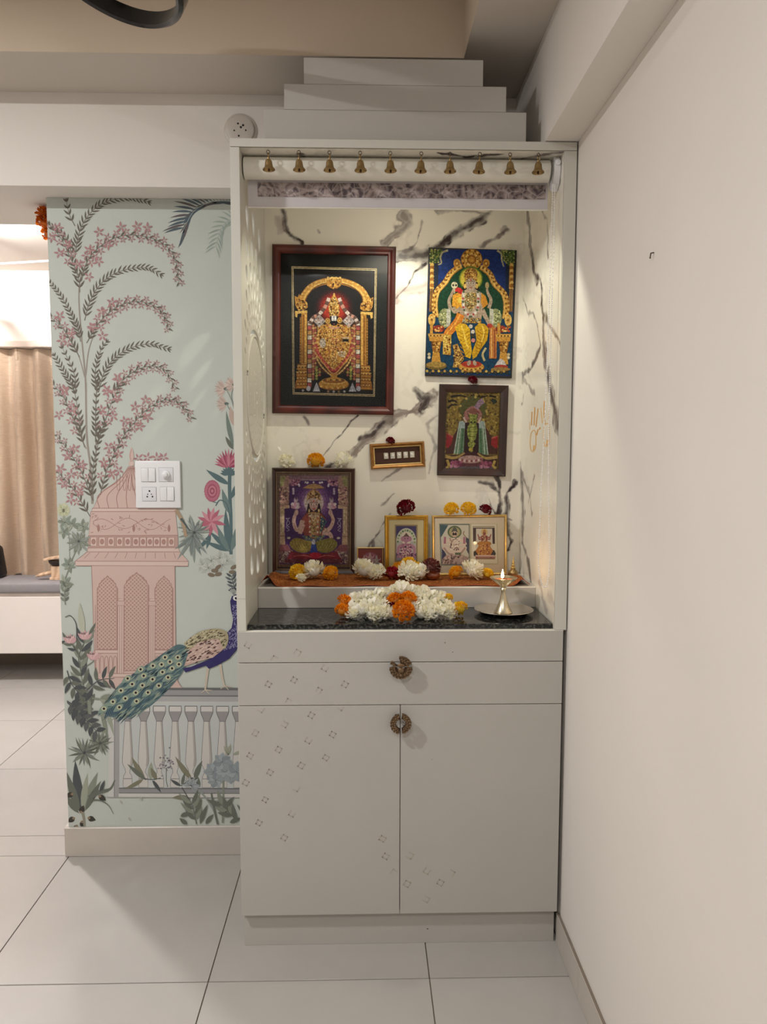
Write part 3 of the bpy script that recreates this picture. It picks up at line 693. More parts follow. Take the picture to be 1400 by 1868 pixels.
# right hand flowers
TE, TE2 = (88, 116, 120), (110, 134, 132)
Z2.line([(1320, 590), (1318, 760), (1328, 960), (1330, 1215)], 26, TE, 22)
for x, y, a, l, w_, c_ in ((1318, 720, -2.65, 200, 40, TE), (1322, 930, -1.95, 190, 44, TE2), (1330, 820, -1.2, 150, 36, TE), (1320, 1180, -1.75, 290, 46, TE), (1330, 1200, -1.3, 300, 50, TE2), (1325, 1180, -2.5, 200, 40, TE), (1322, 1190, -2.85, 190, 36, TE), (1320, 1200, -2.1, 230, 40, TE2), (1190, 1070, 2.2, 150, 30, TE), (1180, 1060, 1.7, 120, 28, TE), (1345, 450, -1.85, 260, 34, (118, 134, 124)), (1345, 470, -2.2, 110, 30, DG)): Z2.leaf(x, y, a, l, w_, c_, .15, False)
Z2.line([(1220, 870), (1250, 830), (1300, 860), (1322, 960)], 8, TE); Z2.line([(1195, 840), (1230, 850)], 6, TE)
MP.k += 1
for k in range(15): Z2.leaf(1310, 600, -1.57+(k-7)*.17, 140-abs(k-7)*5, 20, ((186, 88, 112), (206, 122, 140), (168, 70, 98))[k % 3], (k-7)*.04)
MP.k += 1
for k in range(9): Z2.leaf(1310, 650, -1.57+(k-4)*.35, 62, 22, TE)
for r, c_ in ((78, (188, 96, 120)), (64, (206, 128, 146)), (52, (180, 84, 110)), (38, (204, 124, 142)), (24, (172, 74, 104)), (12, (206, 130, 146))): Z2.ell(1195, 765, r*.72, r, c_)
MP.k += 1
for k in range(22): a = k*.286; Z2.leaf(1195+34*math.cos(a), 765+48*math.sin(a), a+.6, 30, 12, (196, 108, 130))
MP.k += 1
for k, a in enumerate((-2.9, -2.4, -1.9, -1.5, -1.1, -.6, .1, 1.0, 1.6, 2.2, 2.8)): Z2.leaf(1190, 985, a, 105, 30, ((196, 100, 122), (214, 140, 152))[k % 2], .2)
for x, y, r in ((1245, 30, 58), (1312, 0, 50), (1255, 135, 52)):
    MP.k += 1
    for k in range(9): Z2.leaf(x+r*.7, y+10, 3.14+(k-4)*.26, r*1.4, 20, ((206, 184, 172), (194, 166, 154))[k % 2])
    Z2.ell(x+r*.75, y+10, 16, 10, (96, 112, 108)); Z2.line([(x+r*.8, y+10), (1330, y+90), (1360, y+200)], 6, (140, 146, 136))
Z2.leaf(1345, 300, -1.75, 140, 40, (196, 168, 152), 0, False)
GR = (138, 150, 144)
blades(Z2, 1070, 1060, [k*.31 for k in range(21)], 125, 15, (GR, (120, 134, 130), (156, 166, 156)), .8)
blades(Z2, 1060, 1080, [1.0, 1.3, 1.57, 1.8, 2.1, 2.4], 200, 24, (GR, (124, 138, 134)), .3)
Z2.line([(940, 900), (985, 980), (1010, 1090)], 30, (176, 148, 118), 22); Z2.line([(975, 960), (1040, 1050)], 18, (86, 100, 100), 6)
for x, y in ((1130, 1290), (1190, 1260), (1250, 1240), (1300, 1260), (1170, 1310), (1270, 1290)): blades(Z2, x, y, [k*1.05+x for k in range(6)], 60, 32, ((196, 200, 192), (182, 188, 180)))
for x, y, a in ((1240, 1305, -.6), (1215, 1330, 0), (1190, 1360, .2), (1240, 1355, -.2), (1350, 1305, -.5), (1340, 1340, 0)): Z2.ell(x, y, 26, 14, (130, 116, 96), a)
spray(Z2, [(1365, 1470), (1340, 1400), (1335, 1370)], 55, 16, 22, ((100, 110, 112), DK), 1.0)
# left vine
Z2.ell(140, 905, 44, 46, (196, 198, 160)); blades(Z2, 140, 905, [k*.8 for k in range(8)], 56, 24, ((202, 204, 164), (188, 192, 150))); Z2.ell(140, 908, 9, 14, (120, 118, 96))
for L in ([(120, 960), (150, 1000), (180, 1100), (185, 1240)], [(240, 1170), (200, 1260), (180, 1320), (150, 1400)]): Z2.line(L, 6, GG)
for x, y, n in ((150, 990, 6), (145, 1060, 5), (280, 1020, 6), (180, 1290, 7), (150, 1420, 6), (200, 1000, 4)): blades(Z2, x, y, [k*6.28/n+x for k in range(n)], 62, 26, ((142, 156, 140), GG, (164, 172, 152)))
blades(Z2, 250, 1125, [k*.42 for k in range(15)], 92, 22, ((150, 158, 148), GG), .3)
spray(Z3, [(80, 180), (75, 90), (95, 30)], 50, 18, 30, (GG, DG), 1.0)
# peacock
tail = [(990, 485), (900, 468), (800, 530), (640, 640), (500, 740), (420, 835), (355, 930), (390, 985), (470, 1005), (560, 995), (650, 955), (730, 895), (830, 800), (915, 700), (965, 610)]
Z3.poly(spline(tail+[tail[0]], 5)[:-1], (86, 118, 124))
MP.k += 1
for q in scatter(tail, 620, 4): Z3.leaf(q[0], q[1], 2.45+(q[0]-650)*.0004+rm.uniform(-.15, .15), 70, 7, ((58, 86, 104), (112, 140, 138), (150, 164, 142), (72, 102, 112))[rm.randrange(4)])
MP.k += 1
for k in range(60):
    t = k/59; x = 420+t*450; y = 1000-((x-420)/450)**1.3*270; Z3.leaf(x-20, y-70, 1.95, 85, 8, ((52, 74, 98), (90, 120, 128))[k % 2])
for x, y in ((810, 560), (903, 560), (722, 622), (785, 612), (846, 592), (912, 610), (632, 648), (862, 640), (655, 695), (792, 667), (538, 715), (720, 720), (833, 706), (571, 756), (646, 764), (766, 766), (489, 803), (598, 818), (687, 816), (522, 860), (431, 885), (604, 880), (478, 925), (366, 936)):
    Z3.leaf(x+30, y-22, 2.5, 95, 44, (132, 158, 142), 0, False); Z3.ell(x, y, 19, 17, (198, 196, 158)); Z3.ell(x, y, 9, 9, (44, 40, 44))
body = [(940, 640), (1000, 630), (1120, 580), (1225, 515), (1262, 450), (1258, 385), (1296, 345), (1308, 280), (1292, 215), (1285, 150), (1298, 112), (1325, 100), (1352, 112), (1364, 135), (1352, 155), (1340, 170), (1335, 215), (1350, 320), (1352, 420), (1335, 500), (1280, 565), (1200, 612), (1130, 642), (1110, 618), (960, 668)]
Z3.poly(body, (60, 54, 118)); MP.outline(Z3.P(body), .6, (44, 38, 90))
Z3.poly([(1362, 128), (1400, 140), (1362, 146)], (90, 86, 84)); Z3.ell(1326, 126, 22, 19, (226, 226, 222)); Z3.ell(1328, 127, 10, 11, (30, 28, 44)); Z3.line([(1300, 105), (1320, 118), (1345, 112)], 3, (226, 226, 222))
MP.k += 1
for q in scatter([(1262, 385), (1300, 350), (1345, 340), (1345, 480), (1260, 500), (1240, 520)], 150, 6)+scatter([(1300, 170), (1335, 170), (1345, 340), (1305, 340)], 60, 7): Z3.ell(q[0], q[1], 3, 5, (146, 142, 184), n=6, same=True)
wing = [(948, 462), (1000, 412), (1080, 366), (1180, 350), (1255, 368), (1272, 430), (1240, 500), (1180, 440), (1100, 440), (1020, 490), (985, 500)]
Z3.poly(spline(wing+[wing[0]], 4)[:-1], (176, 164, 124)); MP.k += 1
for q in scatter(wing, 170, 8): Z3.leaf(q[0], q[1], 2.6, 22, 9, ((108, 96, 72), (206, 194, 152))[rm.randrange(2)])
wing2 = [(988, 505), (1050, 455), (1130, 428), (1200, 424), (1215, 450), (1235, 500), (1160, 560), (1050, 590), (950, 625)]
Z3.poly(wing2, (204, 168, 154)); MP.k += 1
for q in scatter(wing2[:-1]+[(985, 590)], 110, 9): Z3.leaf(q[0], q[1], 2.7, 28, 9, ((96, 62, 62), (220, 192, 176))[rm.randrange(2)])
MP.k += 1
for k in range(6): a = -2.4+k*.3; Z3.line([(1308, 100), (1308+40*math.cos(a), 100+44*math.sin(a))], 2, (130, 126, 130), same=True); Z3.ell(1308+42*math.cos(a), 100+46*math.sin(a), 6, 5, (50, 48, 80), n=7, same=True)
LGc = (206, 192, 168)
for L in ([(1122, 640), (1112, 720), (1104, 795)], [(1212, 610), (1225, 690), (1245, 772)]): Z3.line(L, 20, LGc, 12)
for x, y in ((1104, 795), (1245, 765)):
    for dx, dy in ((-28, 24), (30, 30), (55, 6)): Z3.line([(x, y), (x+dx, y+dy)], 8, LGc, 4)
MP.build('mural_print', M_paper, wb)
# ================================================================== BASE CABINET
cab = thing('base_cabinet', 'pale grey floor cabinet with two drawers and two doors', 'cabinet', (.1, yF, 0))
X0, X1 = xL-.1, xR-.1
MB().box(X0+.002, X1-.002, .0215, .5035, zKick, zCtr-.002).obj('body', M_lam, cab)
MB().box(X0+.004, X1-.003, .0215, .5035, .0005, zKick-.0005).obj('plinth', M_lam, cab)
def front(name, x0, x1, z0, z1):
    o = MB().box(x0, x1, 0, .0205, z0, z1, .0008, 1).obj(name, M_lam, cab)
    o.data.materials.append(M_edge)
    return o
dt = front('drawer', X0, X1, .8485, .9345); dl = front('drawer', X0, X1, .7255, .8460)
xm_ = .1015-.1
dL = front('door', X0, xm_-.001, zKick+.0005, .7230); dR = front('door', xm_+.001, X1, zKick+.0005, .7230)
MB().box(X0, X1, -.0003, .0214, .9347, .9365).obj('top_edge_strip', M_edge, cab)
for o in (dt, dl, dL, dR):                      # pale upper edges of the boards
    for f in o.data.polygons:
        if f.normal.z > .9: f.material_index = 1
# faint square marks on the fronts, darker than the laminate
M_mark = mat('square_mark', (175, 169, 161), .4, var=.02, scale=40)
M_mark2 = mat('square_mark_yellow', (176, 171, 157), .4, var=.02, scale=40)
def marks(par, L, s_, m, z0, z1, x0, x1):
    for (u, v) in L:
        b = MB(); p = py(u, v, yF); x, z = p.x-.1, p.z
        for k in range(4):
            if random.random() < .1: continue
            a = math.radians(45+90*k+14); c, s2 = math.cos(a), math.sin(a); h, t = s_*random.uniform(.8, 1.05), .0024
            P_ = [(x+c*h-s2*h*.95, z+s2*h+c*h*.95), (x+c*h+s2*h*.95, z+s2*h-c*h*.95), (x+c*(h-t*1.6)+s2*h*.78, z+s2*(h-t*1.6)-c*h*.78), (x+c*(h-t*1.6)-s2*h*.78, z+s2*(h-t*1.6)+c*h*.78)]
            if all(x0+.002 < q[0] < x1-.002 and z0+.002 < q[1] < z1-.002 for q in P_): b.quad(*[(q[0], -.00015, q[1]) for q in P_])
        if len(b.b.faces): b.obj('square_mark', m, par)
        else: b.b.free()
grid = [(455+46*i-10*j, 1180+22*i*.3+44*j+(i % 2)*20) for i in range(5) for j in range(8) if i+j*.4 < 6]
grid = [(u+random.uniform(-4, 4), v+random.uniform(-4, 4)) for u, v in grid if u > 448]
for par, z0, z1, x0, x1 in ((dt, .8485, .9345, X0, X1), (dl, .7255, .846, X0, X1), (dL, .1045, .723, X0, xm_-.001)): marks(par, grid, .0095, M_mark, z0, z1, x0, x1)
low = [(700, 1530), (706, 1562), (750, 1560), (782, 1588), (745, 1612), (806, 1610), (780, 1640), (826, 1592), (722, 1592)]
for par, x0, x1 in ((dL, X0, xm_-.001), (dR, xm_+.001, X1)): marks(par, low, .0105, M_mark2, .1045, .723, x0, x1)
for (u, v, r, par) in ((813, 1172, .0022, dt), (827, 1189, .0018, dt), (783, 1694, .0028, None), (790, 1385, .0015, dR)):
    p = py(u, v, yF if par else yF+.0215); MB().ball((p.x-.1, (-.0002 if par else .0214), p.z), r, 1, (1, .1, .7)).obj('scuff', mat('scuff_dark', (74, 66, 58), .7), par or cab)
# ornate bronze handles
def ornate(cx, cz, r, keep, par, nm, rin=.42, seed=1):   # pieces of carved ring around (cx, cz) kept where keep(angle, radius)
    rg = random.Random(seed); b = MB(); d0 = -.029
    o = None
    base = MB()
    n = 40
    for i in range(n):
        a0, a1 = 2*math.pi*i/n, 2*math.pi*(i+1)/n
        if not (keep((a0+a1)/2, .75)): continue
        P_ = [(cx+q*r*math.cos(a), cz+q*r*math.sin(a)) for q, a in ((rin, a0), (.97, a0), (.97, a1), (rin, a1))]
        base.prism(P_, -.026, -.020)
    for a in (2.2, 5.3, 3.5, .4):
        if keep(a, .7): base.box(cx+.7*r*math.cos(a)-.003, cx+.7*r*math.cos(a)+.003, -.021, -.0002, cz+.7*r*math.sin(a)-.003, cz+.7*r*math.sin(a)+.003)
    o = base.obj(nm, M_bronze, par)
    for k in range(18):
        a = 2*math.pi*(k+.5)/18
        for q, s_ in ((.84, .115), (.60, .09)):
            if not keep(a+(.17 if q < .8 else 0), q): continue
            x, z = cx+q*r*math.cos(a+(.17 if q < .8 else 0)), cz+q*r*math.sin(a+(.17 if q < .8 else 0))
            t = [(x+s_*r*1.0*math.cos(j*.785)*(1.2 if q > .8 else .9), d0+.002, z+s_*r*1.1*math.sin(j*.785)) for j in range(8)]
            b.tube(t, .0018, 5, True); b.ball((x, d0+.002, z), s_*r*.5, 1, (1, .5, 1))
    b.obj('carved_petals', M_bronzel, o, True)
    return o
hz = py(716, 1315, yF); r_ = .0295
cxm = xm_
ornate(cxm, hz.z, r_, lambda a, q: math.cos(a)*q < -.12, dL, 'handle', .45, 2)
ornate(cxm, hz.z+.001, r_, lambda a, q: math.cos(a)*q > .12, dR, 'handle', .45, 3)
hp = py(732, 1213, yF)
hd = ornate(hp.x-.1, hp.z, .0325, lambda a, q: not (.03 < (a % (2*math.pi)) < .42 and False) and not (1.65 < a < 2.55 and q > .45) and abs(math.sin(a)*q-.12) > .08, dl, 'handle', .3, 4)
b = MB()
for (dx, dz, sx, sz) in ((0, .007, .0105, .0065), (0, -.0075, .0095, .0085), (0, -.0215, .0045, .0045)): b.ball((hp.x-.1+dx, -.028, hp.z+dz), 1, 2, (sx, .004, sz))
b.obj('rosette', M_bronzel, hd, True)

# ================================================================== GRANITE SLAB
g = MB().box(xL+.0265, xR-.0265, yF+.018, 2.5565, zCtr+.0020, zCtr+.0165, .0012, 1).obj('granite_slab', M_gran)
tag(g, 'polished black granite slab on the shrine counter', 'countertop')
zG = zCtr+.0166

# ================================================================== SHRINE HUTCH
hut = thing('shrine_hutch', 'pale shrine cabinet with carved screen side, marble back and stepped crown', 'shrine', (0, 0, 0))
T = .025; xi0, xi1, yBk = xL+T, xR-T, 2.575; zIn = 2.236
Ms = M_lamw
# marble sheets with painted-on vein pattern, one colour per vertex
def vnoise(n, m, cells, seed):
    rg = np.random.RandomState(seed); out = np.zeros((n, m)); amp = 1.0
    for o_ in range(4):
        cx, cy = max(2, int(cells[0]*2**o_)), max(2, int(cells[1]*2**o_)); g_ = rg.rand(cx+2, cy+2)
        i, j = np.linspace(0, cx, n)[:, None], np.linspace(0, cy, m)[None, :]; a, b = i.astype(int), j.astype(int); fi, fj = i-a, j-b
        fi, fj = fi*fi*(3-2*fi), fj*fj*(3-2*fj)
        out += amp*((g_[a, b]*(1-fi)+g_[a+1, b]*fi)*(1-fj)+(g_[a, b+1]*(1-fi)+g_[a+1, b+1]*fi)*fj-.5); amp *= .5
    return out
def marble(name, o3, du, dv, W_, H_, veins, step, seed, parent):
    nu, nv = int(W_/step)+1, int(H_/step)+1
    U, Vv = np.meshgrid(np.linspace(0, W_, nu), np.linspace(0, H_, nv), indexing='ij')
    wx, wy = vnoise(nu, nv, (W_*14, H_*14), seed)*.020, vnoise(nu, nv, (W_*14, H_*14), seed+1)*.020
    wid = 1+1.3*vnoise(nu, nv, (W_*22, H_*22), seed+2); fine = vnoise(nu, nv, (W_*40, H_*40), seed+3); big = vnoise(nu, nv, (W_*4, H_*4), seed+4)
    colr = np.zeros((nu, nv, 3)); base = np.array(lin((238, 233, 220))); colr[:] = base; colr *= (1+.05*big)[..., None]
    A, B_ = U+wx, Vv+wy
    gray = np.exp(-((np.abs(big+.25*fine)-.02)/.035)**2)*np.clip(.5+vnoise(nu, nv, (W_*3, H_*3), seed+7), 0, 1)
    k = np.clip(gray*.22, 0, 1)[..., None]; colr = colr*(1-k)+np.array(lin((150, 138, 134)))*k
    for (pts, w_, dark, hue) in veins:
        d = np.full((nu, nv), 9.0)
        for (x0, y0), (x1, y1) in zip(pts, pts[1:]):
            L2 = (x1-x0)**2+(y1-y0)**2+1e-12; t = np.clip(((A-x0)*(x1-x0)+(B_-y0)*(y1-y0))/L2, 0, 1)
            d = np.minimum(d, np.hypot(A-x0-t*(x1-x0), B_-y0-t*(y1-y0)))
        ww = w_*np.clip(wid, .25, 2.2); m = np.clip(1.25*(1-d/ww), 0, 1)
        m = np.clip(m*(.62+.5*fine+.35), 0, 1)*dark
        edge = np.exp(-((d-ww*.85)/(.0016+ww*.12))**2)*dark*.75          # darker rims
        k = np.clip(m*.96+edge*np.clip(.5+fine*2, 0, 1), 0, 1)[..., None]
        colr = colr*(1-k)+np.array(lin(hue))*k
    P = np.array(o3)[None, None]+U[..., None]*np.array(du)+Vv[..., None]*np.array(dv)
    idx = np.arange(nu*nv).reshape(nu, nv); q = np.stack([idx[:-1, :-1], idx[1:, :-1], idx[1:, 1:], idx[:-1, 1:]], -1).reshape(-1, 4)
    me = bpy.data.meshes.new(name); me.vertices.add(nu*nv); me.vertices.foreach_set('co', P.reshape(-1).astype(np.float32))
    me.loops.add(q.size); me.loops.foreach_set('vertex_index', q.ravel().astype(np.int32)); me.polygons.add(len(q)); me.polygons.foreach_set('loop_start', np.arange(0, q.size, 4, dtype=np.int32)); me.update(calc_edges=True)
    at = me.color_attributes.new('Col', 'FLOAT_COLOR', 'POINT'); buf = np.ones((nu*nv, 4), np.float32); buf[:, :3] = np.clip(colr, 0, 1).reshape(-1, 3); at.data.foreach_set('color', buf.ravel())
    me.materials.append(M_marble); return link(name, me, parent)
PV, BR_, MV, DKV = (84, 66, 68), (108, 90, 86), (152, 128, 130), (52, 37, 40)
def zb3(L): return [(lambda p: (p.x-xi0, p.z-1.015))(py(480+u*.3429, 380+v*.3429, yBk)) for u, v in L]
def phb(L): return [(lambda p: (p.x-xi0, p.z-1.015))(py(u, v, yBk)) for u, v in L]
veins = [(zb3([(85, -10), (110, 60), (130, 140), (185, 190)]), .010, .95, DKV), (zb3([(70, 40), (100, 100)]), .016, .5, MV),
 (zb3([(735, 40), (775, 70), (720, 120), (650, 180)]), .018, .8, PV), (zb3([(1200, 15), (1130, 70), (1040, 135), (960, 170), (890, 205)]), .016, 1, DKV), (zb3([(960, 190), (880, 220), (800, 245), (715, 275)]), .022, .95, DKV),
 (zb3([(1285, 115), (1230, 165), (1150, 200)]), .005, .8, PV), (zb3([(1275, 105), (1265, 120)]), .008, .6, PV), (zb3([(870, 282), (790, 330), (770, 395), (705, 470)]), .0038, 1, DKV),
 (zb3([(865, 402), (800, 415), (720, 435), (700, 490)]), .018, .62, MV), (zb3([(855, 70), (805, 190), (755, 235)]), .003, .6, PV), (zb3([(1190, 12), (1040, 0), (930, 10)]), .008, .7, PV),
 (zb3([(905, 1010), (840, 1060), (720, 1112), (640, 1165), (560, 1230), (480, 1300), (400, 1362), (325, 1405)]), .022, .85, BR_), (zb3([(815, 958), (845, 1010), (880, 1010), (850, 1070)]), .014, .95, DKV), (zb3([(640, 1150), (560, 1215), (520, 1230)]), .006, .9, DKV), (zb3([(400, 1345), (330, 1395)]), .008, .9, DKV),
 (zb3([(495, 1110), (430, 1185), (385, 1250), (295, 1355)]), .0032, .85, DKV), (zb3([(220, 1105), (245, 1165)]), .004, .7, PV), (zb3([(930, 1110), (875, 1150), (910, 1260), (880, 1400)]), .005, .5, PV), (zb3([(275, 120), (285, 140)]), .004, .6, PV),
 (phb([(905, 868), (914, 892), (909, 930), (921, 985)]), .008, 1, DKV), (phb([(942, 875), (926, 905), (924, 945), (931, 1000)]), .009, 1, DKV), (phb([(872, 880), (895, 884), (912, 900)]), .005, .9, DKV), (phb([(935, 948), (905, 935), (890, 915)]), .003, .8, PV),
 (phb([(722, 905), (697, 922)]), .003, .6, PV), (phb([(716, 935), (682, 975), (664, 1010)]), .0036, .7, PV), (phb([(678, 988), (684, 998)]), .004, .7, PV), (phb([(700, 880), (740, 850), (775, 838)]), .003, .55, PV), (phb([(560, 560), (640, 520), (700, 500)]), .01, .4, MV)]
marble('marble_back', (xi0, yBk, 1.015), (1, 0, 0), (0, 0, 1), xi1-xi0, zIn-1.015, veins, .0024, 5, hut)
def phr(L): return [(lambda p: (p.y-(yF+.004), p.z-.955))(px(u, v, xi1)) for u, v in L]
veinr = [(phr([(961, 385), (966, 430), (975, 490), (985, 515), (990, 580)]), .011, 1, DKV), (phr([(990, 580), (993, 640), (1001, 690), (1010, 735), (1018, 778)]), .016, .95, PV), (phr([(948, 512), (958, 555), (980, 592), (985, 630)]), .004, .7, PV), (phr([(984, 632), (968, 668), (950, 690)]), .005, .95, DKV), (phr([(950, 692), (966, 706), (976, 718)]), .005, .7, PV),
 (phr([(990, 575), (1005, 600), (1022, 628)]), .004, .7, PV), (phr([(985, 370), (996, 400), (1000, 466)]), .004, .7, PV), (phr([(955, 720), (953, 735), (944, 745)]), .005, .8, PV),
 (phr([(943, 790), (948, 830), (953, 880), (955, 930), (953, 985)]), .016, 1, DKV), (phr([(953, 985), (964, 1020), (970, 1060), (973, 1095)]), .010, .9, DKV), (phr([(952, 860), (968, 900), (972, 930)]), .008, .7, PV), (phr([(975, 870), (966, 910)]), .006, .6, PV), (phr([(948, 985), (952, 1020), (948, 1050)]), .004, .7, PV), (phr([(1000, 1085), (1010, 1100), (1022, 1096)]), .01, .4, MV), (phr([(985, 1065), (990, 1090), (1000, 1120)]), .005, .5, MV)]
veinr = [(a_, b_*1.5, c_, d_) for a_, b_, c_, d_ in veinr]
marble('marble_side', (xi1-.0005, yF+.004, .955), (0, 1, 0), (0, 0, 1), yBk-yF-.004, zIn-.955, veinr, .0036, 15, hut)
veint = [([(.15, .05), (.20, .12), (.30, .14)], .006, .9, DKV), ([(.53, .02), (.60, .05), (.70, .02)], .006, .95, DKV), ([(.74, .07), (.80, .03), (.86, .01)], .005, .9, PV), ([(.05, .40), (.2, .47), (.25, .49)], .006, .8, DKV), ([(.55, .46), (.63, .42), (.72, .45)], .01, .9, DKV)]
marble('marble_top', (xi0, yF+.004, zIn-.0004), (1, 0, 0), (0, 1, 0), xi1-xi0, yBk-yF-.004, veint, .004, 25, hut)
MB().box(xi0-.0005, xi1+.0005, yBk+.0005, yBk+.018, zG-.012, zIn).obj('back_board', Ms, hut)
MB().box(xi1, .5675, yF, yBk+.018, zCtr+.0022, zTop-.0225, .0006, 1).obj('side_panel', Ms, hut)
MB().box(xL, .5675, yF, yBk+.018, zTop-.0212, zTop, .0006, 1).obj('top_board', Ms, hut)
# left side: solid foot, front stile, back stile, head, and a pierced screen
MB().box(xL, xi0, yF, yBk+.018, zCtr+.0022, 1.028, .0005, 1).obj('side_panel', Ms, hut)
MB().box(xL, xi0, yF, yF+.022, 1.0285, zTop-.0225, .0006, 1).obj('stile', Ms, hut)
MB().box(xL, xi0, yBk-.018, yBk+.018, 1.0285, zTop-.0225, .0006, 1).obj('stile', Ms, hut)
j0, j1, k0, k1 = yF+.0225, yBk-.0185, 1.0285, zTop-.0225
jcx, jcz = (j0+j1)/2, 1.601
holes = []
def inside(P_): return all(j0+.022 < p[0] < j1-.022 and k0+.02 < p[1] < k1-.03 for p in P_)
def tear(r, a, ln, wd):            # teardrop, narrow towards the centre
    P_ = []
    for i in range(18):
        t = 2*math.pi*i/18; u = r+ln*(.5-.5*math.cos(t)); h = wd*math.sin(t)*(.35+.65*(.5-.5*math.cos(t)))
        P_.append((jcx+u*math.cos(a)-h*math.sin(a), jcz+u*math.sin(a)+h*math.cos(a)))
    return P_
for r, ln, n, off, wf in ((.210, .026, 36, 0, .30), (.240, .040, 36, .5, .31), (.283, .047, 36, 0, .32), (.333, .056, 30, 0, .34), (.392, .070, 30, .5, .35), (.465, .078, 26, 0, .36), (.546, .070, 26, .5, .36)):
    for k in range(n):
        a = 2*math.pi*(k+off)/n+math.pi/2; t = tear(r, a, ln, wf*2*math.pi*(r+ln*.6)/n*.98)
        if inside(t): holes.append(t)
def arc(r0, r1, a0, a1, n=14): return [(jcx+r1*math.cos(a0+(a1-a0)*i/n), jcz+r1*math.sin(a0+(a1-a0)*i/n)) for i in range(n+1)]+[(jcx+r0*math.cos(a1-(a1-a0)*i/n), jcz+r0*math.sin(a1-(a1-a0)*i/n)) for i in range(n+1)]
for a0 in (math.radians(60), math.radians(240)): holes.append(arc(.186, .198, a0, a0+math.radians(60)))
for r, n, l in ((.150, 30, .011), (.128, 26, .010), (.106, 22, .009)):
    for k in range(n):
        a = 2*math.pi*k/n; w_ = .22*math.pi/n
        holes.append(arc(r, r+l, a-w_, a+w_, 2))
def oval(dx, dz, a, b, n=12): return [(jcx+dx+a*math.cos(2*math.pi*i/n), jcz+dz+b*math.sin(2*math.pi*i/n)) for i in range(n)]
for q in ((-.018, .072, .008, .006), (.006, .070, .008, .007), (-.014, .055, .008, .006), (.010, .052, .008, .006), (-.004, .040, .010, .006), (-.028, .005, .009, .026), (-.022, -.028, .006, .012), (.022, .016, .011, .009), (.022, -.012, .011, .011), (-.030, -.055, .012, .007), (.020, -.050, .008, .022), (.028, -.078, .010, .006), (.064, .0, .004, .02), (-.066, .0, .004, .02)): holes.append(oval(q[0], q[1], q[2]*.7, q[3]*.8))
jm = plate('carved_screen', [(j0, k0), (j1, k0), (j1, k1), (j0, k1)], holes, .009, lambda u, v, d: (xi0-.005+d, u, v))
jm.materials.append(M_lamw); link('carved_screen', jm, hut)
rim = MB()
pts = [(xi0-.0005, jcx+.178*math.cos(2*math.pi*i/72), jcz+.178*math.sin(2*math.pi*i/72)) for i in range(72)]
rim.tube(pts, .0035, 6, True); rim.obj('medallion_ring', M_lamw, hut, True)
# orange hand prints on the right marble side
HP = Print(lambda u, v: px(u, v, xi1-.0006), (-1, 0, 0), 1.0)
def zh(L): return [(940+u*.1392, 640+v*.1392) for u, v in L]
OC, OC2 = (214, 160, 92), (226, 184, 124)
for L, w0 in (([(218, 790), (212, 970)], 2.0), ([(256, 730), (246, 970)], 2.0), ([(298, 750), (270, 990)], 2.0), ([(190, 930), (190, 1030)], 1.2), ([(335, 740), (355, 940)], 1.8), ([(380, 650), (375, 800), (392, 950)], 2.0), ([(440, 760), (430, 900)], 1.3), ([(300, 1020), (280, 1100)], 2.2), ([(325, 995), (318, 1025)], 2.6)): HP.line(zh(L), w0, OC2 if w0 < 1.9 else OC)
for L in ([(240, 1030), (210, 1070), (196, 1180), (205, 1290), (240, 1310), (268, 1250), (270, 1120), (262, 1050)], [(415, 940), (380, 980), (370, 1120), (380, 1220), (410, 1245), (440, 1210), (446, 1080), (440, 960)]):
    HP.line(zh(L+[L[0]]), 1.7, OC2)
    cx_ = sum(q[0] for q in L)/len(L); HP.line(zh([(cx_+8, L[3][1]-60), (cx_+10, L[4][1]-30)]), 3.2, OC2); HP.line(zh([(cx_+2, L[3][1]-10), (cx_, L[4][1]-12)]), 2.0, OC)
HP.build('hand_prints', M_print, hut)
# raised step at the back
MB().box(xi0+.0005, xi1-.001, 2.308, yBk-.0008, zG+.0002, 1.0175, .0008, 1).obj('step', M_lam, hut)
MB().box(xi0+.0005, xi1-.001, 2.3070, 2.3079, 1.0130, 1.0174).obj('step_edge', M_edge, hut)
# stepped crown
for (x0, x1, z0, z1) in ((-.267, .436, 2.2585, 2.3445), (-.213, .381, 2.3450, 2.4100), (-.160, .318, 2.4105, 2.4775)):
    MB().box(x0, x1, yF+.03, 2.47, z0, z1, .0008, 1).obj('crown_tier', M_lam, hut)
# lamp in the shrine top
nx, ny, nz = NICHE['loc']
lamp = thing('shrine_downlight', 'small recessed downlight in the shrine ceiling', 'ceiling light', (nx, ny, zIn-.0008))
MB().lathe([(.024, -.0005), (.03, -.004), (.034, -.003), (.034, 0), (.024, 0)], 28).obj('rim', M_silver, lamp, True)
MB().lathe([(0, -.0012), (.024, -.0012)], 28).obj('diffuser', emit('shrine_glow', (255, 236, 190), 6), lamp)
l = bpy.data.lights.new('shrine_light', 'SPOT'); l.energy = NICHE['power']; l.color = NICHE['color']; l.shadow_soft_size = .012; l.spot_size = math.radians(142); l.spot_blend = .4
lo = bpy.data.objects.new('shrine_light', l); COL.objects.link(lo); lo.location = (nx, ny, nz-.004)

